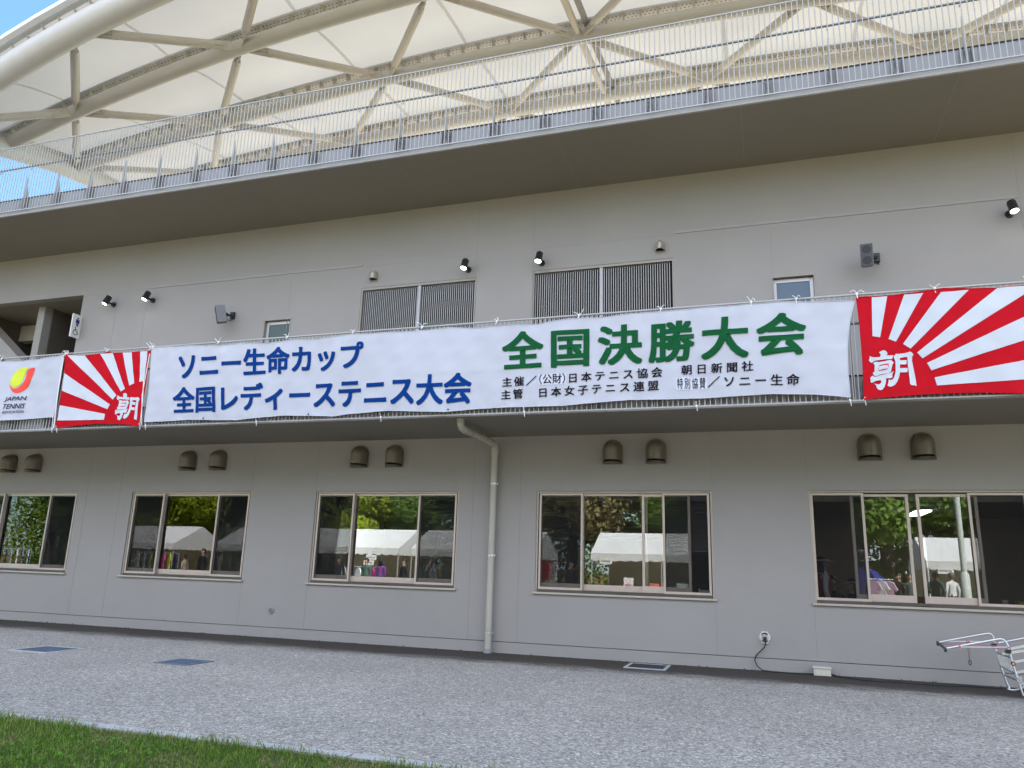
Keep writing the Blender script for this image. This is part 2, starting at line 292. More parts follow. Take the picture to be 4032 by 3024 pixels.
# grass blades and clover by the kerb (one mass)
def grass():
    xs,zs=[],[]; V=[];F=[];MI=[]
    n=60000
    X=RNG.uniform(-8.6,-.9,n); Y=RNG.uniform(-9.9,-7.545,n)
    keep=(RNG.random(n)<np.where(Y<-9.0,.8,1.0)); X=X[keep];Y=Y[keep]; n=len(X)
    # clumping
    cl=np.sin(X*3.1+1.3)*np.sin(Y*4.7)+.6*np.sin(X*8.3+Y*6.1)
    H=RNG.uniform(.014,.046,n)*(1+.32*cl); edge=Y>-7.72; H[edge]*=RNG.uniform(.9,1.75,edge.sum())
    A=RNG.uniform(0,6.283,n); Wd=RNG.uniform(.0018,.0038,n); Ln=RNG.uniform(.25,1.1,n)*H
    dx=np.cos(A);dy=np.sin(A); B2=RNG.uniform(0,6.283,n); lx=np.cos(B2)*Ln; ly=np.sin(B2)*Ln
    v=np.zeros((n,5,3))
    v[:,0]=np.stack([X-dx*Wd,Y-dy*Wd,np.zeros(n)],1); v[:,1]=np.stack([X+dx*Wd,Y+dy*Wd,np.zeros(n)],1)
    v[:,2]=np.stack([X+dx*Wd*.75+lx*.35,Y+dy*Wd*.75+ly*.35,H*.62],1); v[:,3]=np.stack([X-dx*Wd*.75+lx*.35,Y-dy*Wd*.75+ly*.35,H*.62],1)
    v[:,4]=np.stack([X+lx,Y+ly,H],1)
    mi=np.where(RNG.random(n)<.08+.26*(cl<-.45)+.12*(Y>-7.75),2,np.where(RNG.random(n)<.5,0,1))
    idx=np.arange(n)*5
    me=bpy.data.meshes.new('lawn_grass')
    tri=np.stack([idx+3,idx+2,idx+4],1); qd=np.stack([idx,idx+1,idx+2,idx+3],1)
    # clover leaves: small tilted discs
    nc=2600; cx=RNG.uniform(-8.0,-4.2,nc); cy=RNG.uniform(-9.6,-7.75,nc)
    g=(np.sin(cx*2.3)*np.cos(cy*3.1+.5))>.1; cx=cx[g];cy=cy[g];nc=len(cx); cr=RNG.uniform(.006,.013,nc); cz=RNG.uniform(.012,.035,nc)
    tx=RNG.normal(0,.35,nc);ty=RNG.normal(0,.35,nc); cv=np.zeros((nc,6,3))
    for k in range(6):
        a=k*math.pi/3; ex=np.cos(a)*cr;ey=np.sin(a)*cr; cv[:,k]=np.stack([cx+ex,cy+ey,cz+ex*tx+ey*ty],1)
    allv=np.concatenate([v.reshape(-1,3),cv.reshape(-1,3)]); off=n*5
    loops=np.concatenate([qd.ravel(),tri.ravel(),(off+np.arange(nc*6))])
    tot=np.concatenate([np.full(n,4),np.full(n,3),np.full(nc,6)]); st=np.concatenate([[0],np.cumsum(tot)[:-1]])
    me.vertices.add(len(allv)); me.vertices.foreach_set('co',allv.ravel()); me.loops.add(len(loops)); me.loops.foreach_set('vertex_index',loops.astype(np.int32))
    me.polygons.add(len(tot)); me.polygons.foreach_set('loop_start',st.astype(np.int32)); me.polygons.foreach_set('loop_total',tot.astype(np.int32))
    for nm,c in (('blade_dark',(.085,.175,.025)),('blade_light',(.20,.30,.052)),('blade_dry',(.34,.28,.13)),('clover',(.12,.26,.05))):
        me.materials.append(sheet_mat(nm,c,(c[0]*1.1,c[1]*1.2,c[2]),.35,.25,9))
    me.polygons.foreach_set('material_index',np.concatenate([mi,mi,np.full(nc,3)]).astype(np.int32)); me.update(calc_edges=True); me.validate()
    o=bpy.data.objects.new('lawn_grass',me); COL.objects.link(o); setp(o,'short green grass with clover along the concrete kerb','grass',kind='stuff')
grass()
# dead leaves and crumbs of soil along the wall foot (one mass)
b=MB()
for i in range(900):
    x=random.uniform(-17,4.2); y=-abs(random.gauss(0,.22))-.015; 
    if random.random()<.12: y=-random.uniform(.3,6.9)
    s=random.uniform(.006,.022)*(1 if y>-1 else .8); a=random.uniform(0,6.28); ca,sa=math.cos(a)*s,math.sin(a)*s; h=random.uniform(.003,.02) if y>-.12 else random.uniform(.003,.008)
    b.cur=random.randrange(3)
    b.add([(x+ca,y+sa,.003),(x-sa*.6,y+ca*.6,h),(x-ca,y-sa,.004),(x+sa*.6,y-ca*.6,h*.7),(x,y,h*1.4)],[(0,1,4),(1,2,4),(2,3,4),(3,0,4)])
o=b.build('leaf_litter',[mat('litter_dark',(.04,.032,.026),.9),mat('litter_brown',(.12,.085,.055),.9),mat('litter_grey',(.085,.08,.072),.9)],kind='stuff'); setp(o,'dark crumbs of soil and dead leaves lying along the wall foot','leaf litter')

# ------------------------------------------------------------------ the building
BLD=thing('grandstand_building','long two storey grey stucco building under a white membrane roof','building',(-5,0,0))
WX=[-17.31,-12.81,-8.31,-3.83,.66,5.15]; WW=3.0; WZ0,WZ1=1.03,2.755
S1,S1T,S2,S2T=3.738,4.10,8.541,8.905
XL,XR=-40,14
# lower wall
b=MB(); x=XL
for wx in WX:
    b.box(x,wx,0,.2,.19,S1); b.box(wx,wx+WW,0,.2,.19,WZ0); b.box(wx,wx+WW,0,.2,WZ1,S1); x=wx+WW
b.box(x,XR,0,.2,.19,S1)
b.build('lower_wall',WALL,BLD)
b=MB(); b.box(XL,XR,.004,.2,-.3,.178); b.build('plinth',WALL,BLD)
b=MB(); b.box(XL,XR,.02,.19,.1785,.1895); b.build('plinth_groove',mat('groove_shadow',(.16,.155,.15),.9),BLD)
# joints, each a strip of its own
def joint(x0,x1,y0,y1,z0,z1): b=MB(); b.box(x0,x1,y0,y1,z0,z1); b.build('sealant_joint',JOINT,BLD)
for x in (-18.55,-17.6,-14.05,-13.15,-5.03,-4.13): joint(x-.006,x+.006,-.002,.01,.19,S1-.001)
for x in (-9.80,-8.325,-.82,.645,3.68): joint(x-.006,x+.006,-.002,.01,.19,.995); joint(x-.006,x+.006,-.002,.01,2.762,S1-.001)
for x in (-14.08,-13.22,-9.39,-5.16,-4.0,.30,4.07): joint(x-.005,x+.005,-.002,.01,S1T,8.54 if x in(-5.16,-4.0,4.07) else 7.34)
for x0,x1 in ((-15.13,-13.2),(-7.69,-5.16),(-4.0,-1.36)): joint(x0,x1,-.0025,.01,7.375,7.383)
for x in (-18.3,-15.25,-12.2,-9.17,-6.13,-3.1,-.08,2.95,6.0): joint(x-.004,x+.004,-1.9,-.001,S2-.0025,S2+.02)
for x0,x1 in ((-13.2,-7.70),(-1.355,4.05)):
    b=MB(); b.box(x0,x1,-.014,.01,7.39,7.435); b.build('moulding_strip',mat('moulding_paint',(.345,.335,.32),.7,var=.05,vscale=3),BLD)
# slabs with soffits
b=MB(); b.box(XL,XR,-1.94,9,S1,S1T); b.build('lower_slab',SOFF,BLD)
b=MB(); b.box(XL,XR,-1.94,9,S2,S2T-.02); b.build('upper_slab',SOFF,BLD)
for z0,z1,nm in ((S1,S1T,'lower_fascia'),(S2,S2T,'upper_fascia')):
    b=MB(); x=-22.0
    while x<XR-1: b.box(x+.003,x+1.797,-1.952,-1.941,z0+.035,z1); x+=1.8
    b.cur=1; b.box(-22,XR,-1.962,-1.88,z1,z1+.022)
    b.cur=2; b.box(-22,XR,-1.985,-1.9405,z0-.012,z0+.034)
    b.build(nm,[FASC,DKGAP,mat('edge_angle',(.40,.395,.38),.5,var=.06,vscale=5)],BLD)
# upper wall with openings: passage, two louvre fields, two small windows
OPS=[(-30,-15.13,S1T,7.405),(-9.96,-9.29,5.15,6.40),(-7.68,-5.15,4.55,6.91),(-4.01,-1.36,4.55,6.93),(.27,.97,5.15,6.41)]
b=MB(); x=XL
for x0,x1,z0,z1 in OPS:
    b.box(x,x0,0,.2,S1T,S2)
    if z0>S1T: b.box(x0,x1,0,.2,S1T,z0)
    b.box(x0,x1,0,.2,z1,S2); x=x1
b.box(x,XR,0,.2,S1T,S2)
b.build('upper_wall',WALL,BLD)
b=MB(); b.box(XL,XR,8.8,9,0,S2); b.box(XL-.2,XL,0,9,0,S2); b.box(XR,XR+.2,0,9,0,S2); b.box(-15.13+.0,-14.93,.2,8.8,S1T,S2); b.build('back_wall',WALL,BLD)
# seating bowl behind the terrace (keeps the sun off the terrace floor)
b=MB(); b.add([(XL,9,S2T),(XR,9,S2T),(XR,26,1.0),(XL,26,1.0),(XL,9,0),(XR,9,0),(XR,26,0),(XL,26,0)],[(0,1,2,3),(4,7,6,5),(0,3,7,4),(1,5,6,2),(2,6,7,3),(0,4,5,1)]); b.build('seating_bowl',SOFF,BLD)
# passage at the left end of the upper floor
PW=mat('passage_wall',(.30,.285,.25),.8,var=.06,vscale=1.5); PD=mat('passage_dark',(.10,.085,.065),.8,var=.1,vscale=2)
b=MB(); b.box(-19.4,-15.131,.2,8.7,7.42,7.6); b.build('passage_ceiling',SOFF,BLD)
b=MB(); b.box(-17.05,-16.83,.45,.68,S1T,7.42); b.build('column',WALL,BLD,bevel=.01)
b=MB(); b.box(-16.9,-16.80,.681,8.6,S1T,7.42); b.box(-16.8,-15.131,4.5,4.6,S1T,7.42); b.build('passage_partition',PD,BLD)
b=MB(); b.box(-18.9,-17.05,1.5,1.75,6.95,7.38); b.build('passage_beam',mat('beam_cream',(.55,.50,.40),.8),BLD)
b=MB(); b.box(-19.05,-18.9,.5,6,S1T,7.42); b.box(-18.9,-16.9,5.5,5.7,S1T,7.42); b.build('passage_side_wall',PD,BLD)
b=MB(); b.box(-26,-19.06,1.6,1.75,6.74,7.42); b.box(-19.5,-19.06,1.6,1.75,S1T,6.74); b.build('passage_lintel',PW,BLD)
b=MB(); b.bar((-20.2,.62,8.05),(-16.9,.62,5.55),.36,.30,(0,0,1)); b.build('stair_flight',WALL,BLD)
b=MB(); b.cyl((-17.81,1.16,7.40),(-17.81,1.16,7.419),.075,20); b.cur=1; b.cyl((-17.81,1.16,7.392),(-17.81,1.16,7.399),.055,20); b.build('downlight',[WPLAS,mat('downlight_glow',(1,.95,.85),.4,em=5,emc=(1,.92,.78))],BLD)

# ground floor rooms behind the windows
ROOM=mat('room_wall',(.24,.20,.155),.85,var=.05,vscale=1); ROOMC=mat('room_ceiling',(.26,.25,.22),.85)
b=MB(); b.box(-24,10,5.3,5.5,.0,2.72)
for x in (-15.6,-11.2+1.6,-4.6,-.3,7.5): b.box(x-.06,x+.06,.21,5.3,.0,2.72)
b.build('room_wall',ROOM,BLD)
b=MB(); b.box(-24,10,.21,5.5,2.72,2.9); b.box(-24,10,.21,.55,2.60,2.72); b.build('room_ceiling',ROOMC,BLD)
b=MB(); b.box(-24,10,.205,5.5,.05,.16); b.build('room_floor',mat('room_floor',(.16,.14,.12),.6),BLD)

# ---- ground floor windows
def frame_rect(b,x0,x1,z0,z1,y0,y1,ws,wt,wb):
    """four members butted end to end"""
    b.box(x0,x0+ws,y0,y1,z0,z1); b.box(x1-ws,x1,y0,y1,z0,z1); b.box(x0+ws,x1-ws,y0,y1,z1-wt,z1); b.box(x0+ws,x1-ws,y0,y1,z0,z0+wb)
def sash(par,x0,x1,y,z0=1.085,z1=2.70,wb=.105,ws=.045,wt=.04,name='sash'):
    b=MB(); frame_rect(b,x0,x1,z0,z1,y,y+.028,ws,wt,wb); s=b.build(name,FRAME,par,bevel=.003)
    return s
def pane(par,x0,x1,y,z0,z1):
    b=MB(); b.box(x0,x1,y,y+.004,z0,z1); return b.build('pane',GLASS,par)
def window(wx,kind):
    b=MB(); z0,z1=WZ0,WZ1
    # bronze reveal lining, sill track, head
    b.cur=0; b.box(wx,wx+.03,.03,.16,z0,z1); b.box(wx+WW-.03,wx+WW,.03,.16,z0,z1); b.box(wx+.03,wx+WW-.03,.045,.16,z1-.03,z1)
    b.cur=1; b.box(wx+.03,wx+WW-.03,.02,.16,z0,z0+.052)
    w=b.build('window',[SILL,FRAMED],BLD)
    b=MB(); b.box(wx-.035,wx+WW+.035,-.045,.019,z0-.028,z0+.004); b.build('sill',SILL,w,bevel=.004)
    X=lambda r: wx+r
    def scr(a,c):
        b=MB(); frame_rect(b,X(a),X(c),1.075,2.715,.026,.05,.036,.036,.045); s=b.build('insect_screen',FRAME,w,bevel=.003)
        b=MB(); b.box(X(a)+.036,X(c)-.036,.037,.039,1.12,2.679); b.build('screen_mesh',SCREEN,w)
    def fixed(a,c):
        b=MB(); frame_rect(b,X(a),X(c),1.083,2.725,.10,.135,.035,.05,.10); b.build('fixed_frame',FRAME,w,bevel=.003)
        pane(w,X(a)+.035,X(c)-.035,.115,1.183,2.675)
    def sl(a,c):
        sash(w,X(a),X(c),.066); pane(w,X(a)+.045,X(c)-.045,.078,1.19,2.66)
    if kind==0:                                    # closed both sides
        fixed(.80,2.22); sl(.045,.83); sl(2.19,2.955); scr(.05,.84); scr(2.19,2.955)
    elif kind==1:                                  # right sash slid towards the middle
        fixed(.80,1.90); sl(.045,.83); sl(1.84,2.64); scr(.05,.83); scr(2.19,2.955)
        b=MB(); frame_rect(b,X(1.9),X(2.2),1.083,2.725,.10,.135,.03,.05,.10); b.build('fixed_frame',FRAME,w)
    else:                                          # both sashes slid open
        pane(w,X(1.36),X(1.62),.115,1.183,2.675); sl(.60,1.425); sl(1.53,2.355); scr(.02,.795); scr(2.22,2.985)
    # lock on the sill track
    b=MB(); b.box(X(1.42),X(1.62),.004,.02,z0+.02,z0+.04); b.build('track_lock',FRAMED,w)
    return w
def blind(w,x0,x1,z0,z1,y=.24):
    b=MB(); z=z1
    b.box(x0,x1,y-.02,y+.03,z1,z1+.04)
    while z>z0:
        b.add([(x0,y-.012,z-.010),(x1,y-.012,z-.010),(x1,y+.012,z+.004),(x0,y+.012,z+.004)],[(0,1,2,3)]); z-=.024
    b.box(x0,x1,y-.014,y+.014,z0-.02,z0)
    b.build('blind',mat('blind_slat',(.24,.23,.215),.5),w)
WIN=[]
for i,wx in enumerate(WX): WIN.append(window(wx,[0,0,0,1,2,0][i]))
blind(WIN[1],-12.76,-9.86,2.15,2.66); blind(WIN[2],-8.26,-5.36,2.05,2.66); blind(WIN[3],-3.78,-1.62,1.95,2.66); blind(WIN[3],-1.60,-.88,1.79,2.66)
b=MB(); 
for k in range(46):
    x=-17.25+k*.0635; b.add([(x,.26+.02*(k%2),1.1),(x+.0635,.26+.02*((k+1)%2),1.1),(x+.0635,.26+.02*((k+1)%2),2.68),(x,.26+.02*(k%2),2.68)],[(0,1,2,3)],True)
b.build('curtain',mat('curtain_green',(.06,.085,.07),.9),WIN[0])

# ---- upper floor louvres and small windows
FIN=mat('fin_aluminium',(.40,.39,.36),.4,metal=.3,var=.04,vscale=6)
for x0,x1,z1,mull in ((-7.68,-5.15,6.91,-6.375),(-4.01,-1.36,6.93,-2.69)):
    b=MB(); b.cur=0; b.box(x0,x0+.035,.01,.14,4.55,z1); b.box(x1-.035,x1,.01,.14,4.55,z1); b.box(x0+.035,x1-.035,.01,.14,z1-.05,z1)
    lp=b.build('louvre_panel',[mat('louvre_frame',(.30,.27,.23),.45,metal=.3)],BLD)
    b=MB(); b.box(mull-.03,mull+.03,.02,.10,4.56,z1-.051); b.build('mullion',mat('mullion_grey',(.45,.45,.46),.4),lp)
    b=MB(); x=x0+.055
    while x<x1-.05:
        if abs(x-mull)>.042: b.box(x-.0058,x+.0058,.055,.078,4.56,z1-.052)
        x+=.0425
    b.build('fins',FIN,lp)
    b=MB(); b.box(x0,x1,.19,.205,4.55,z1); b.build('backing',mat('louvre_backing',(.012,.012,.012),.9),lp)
for x0,x1,z1,tint in ((-9.96,-9.29,6.40,(.075,.115,.10)),(.27,.97,6.41,(.105,.16,.215))):
    b=MB(); b.box(x0,x0+.02,-.01,.19,5.15,z1); b.box(x1-.02,x1,-.01,.19,5.15,z1); b.box(x0+.02,x1-.02,-.01,.19,z1-.03,z1); lw=b.build('small_window',mat('louvre_frame',(.30,.27,.23)),BLD)
    b=MB(); frame_rect(b,x0+.022,x1-.022,5.17,z1-.04,.07,.11,.06,.065,.06); b.build('sash',mat('sash_pale',(.58,.57,.56),.4,metal=.2),lw,bevel=.003)
    b=MB(); b.box(x0+.082,x1-.082,.085,.09,5.23,z1-.105); b.build('pane',mat('film_%d'%int(-x0*10+50),tint,.35,spec=.35,var=.05,vscale=3),lw)
    b=MB(); b.box(x0+.03,x1-.03,.13,.15,5.16,z1-.05); b.build('roller_blind',mat('film_%d'%int(-x0*10+50),tint,.35,spec=.35),lw)
# ------------------------------------------------------------------ railings
def railing(name,label,z0,z1,nb,hand,spike):
    t=thing(name,label,'railing',(-6,-2.04,z0))
    b=MB(); x=.335-.9*22; xs=[]
    while x<8: xs.append(x); x+=.9
    xa,xb=xs[0]-.45,xs[-1]+.45
    b.tube([(xa,-2.05,z1),(xb,-2.05,z1)],.017,8); b.build('top_rail',RAIL,t)
    b=MB(); b.box(xa,xb,-2.062,-2.038,z0-.006,z0+.014); b.build('bottom_rail',RAIL,t)
    b=MB(); b.tube([(xa,-1.95,hand),(xb,-1.95,hand)],.019,8); b.build('handrail',HAND,t)
    for x in xs:
        b=MB()
        for k in range(nb):
            q=x-.45+.9*(k+.5)/nb; b.tube([(q,-2.05,z0+.013),(q,-2.05,z1-.012)],.0085,6,cap=False)
        b.build('baluster_panel',RAIL,t)
        b=MB()
        for dx in (-.075,.055):
            b.box(x+dx,x+dx+.035,-1.966,-1.953,z0+.06,z0+.30); b.box(x+dx+.012,x+dx+.02,-2.03,-1.966,z0+.07,z0+.29)
            for zz in (.10,.19,.26): b.cyl((x+dx+.03,-1.975,z0+zz),(x+dx+.03,-1.966,z0+zz),.011,6)
        b.build('bracket',RAILD,t)
        b=MB(); zz=spike
        b.prism([(x-.012,-2.028,z0+.02),(x-.012,-1.905,z0+.38),(x-.012,-1.925,zz-.45),(x-.012,-2.015,zz)],(0,0,0),(.010,0,0)); b.tube([(x,-2.0,hand-.08),(x,-1.965,hand-.09),(x,-1.95,hand-.05),(x,-1.95,hand-.015)],.006,5)
        b.build('post',RAIL,t)
    return t
railing('balcony_railing','pale steel railing of thin upright bars behind the banners on the lower balcony',3.735,5.245,12,4.86,4.9)
railing('balcony_railing','pale steel railing of thin upright bars along the top terrace under the roof',8.585,10.165,11,9.69,9.42)

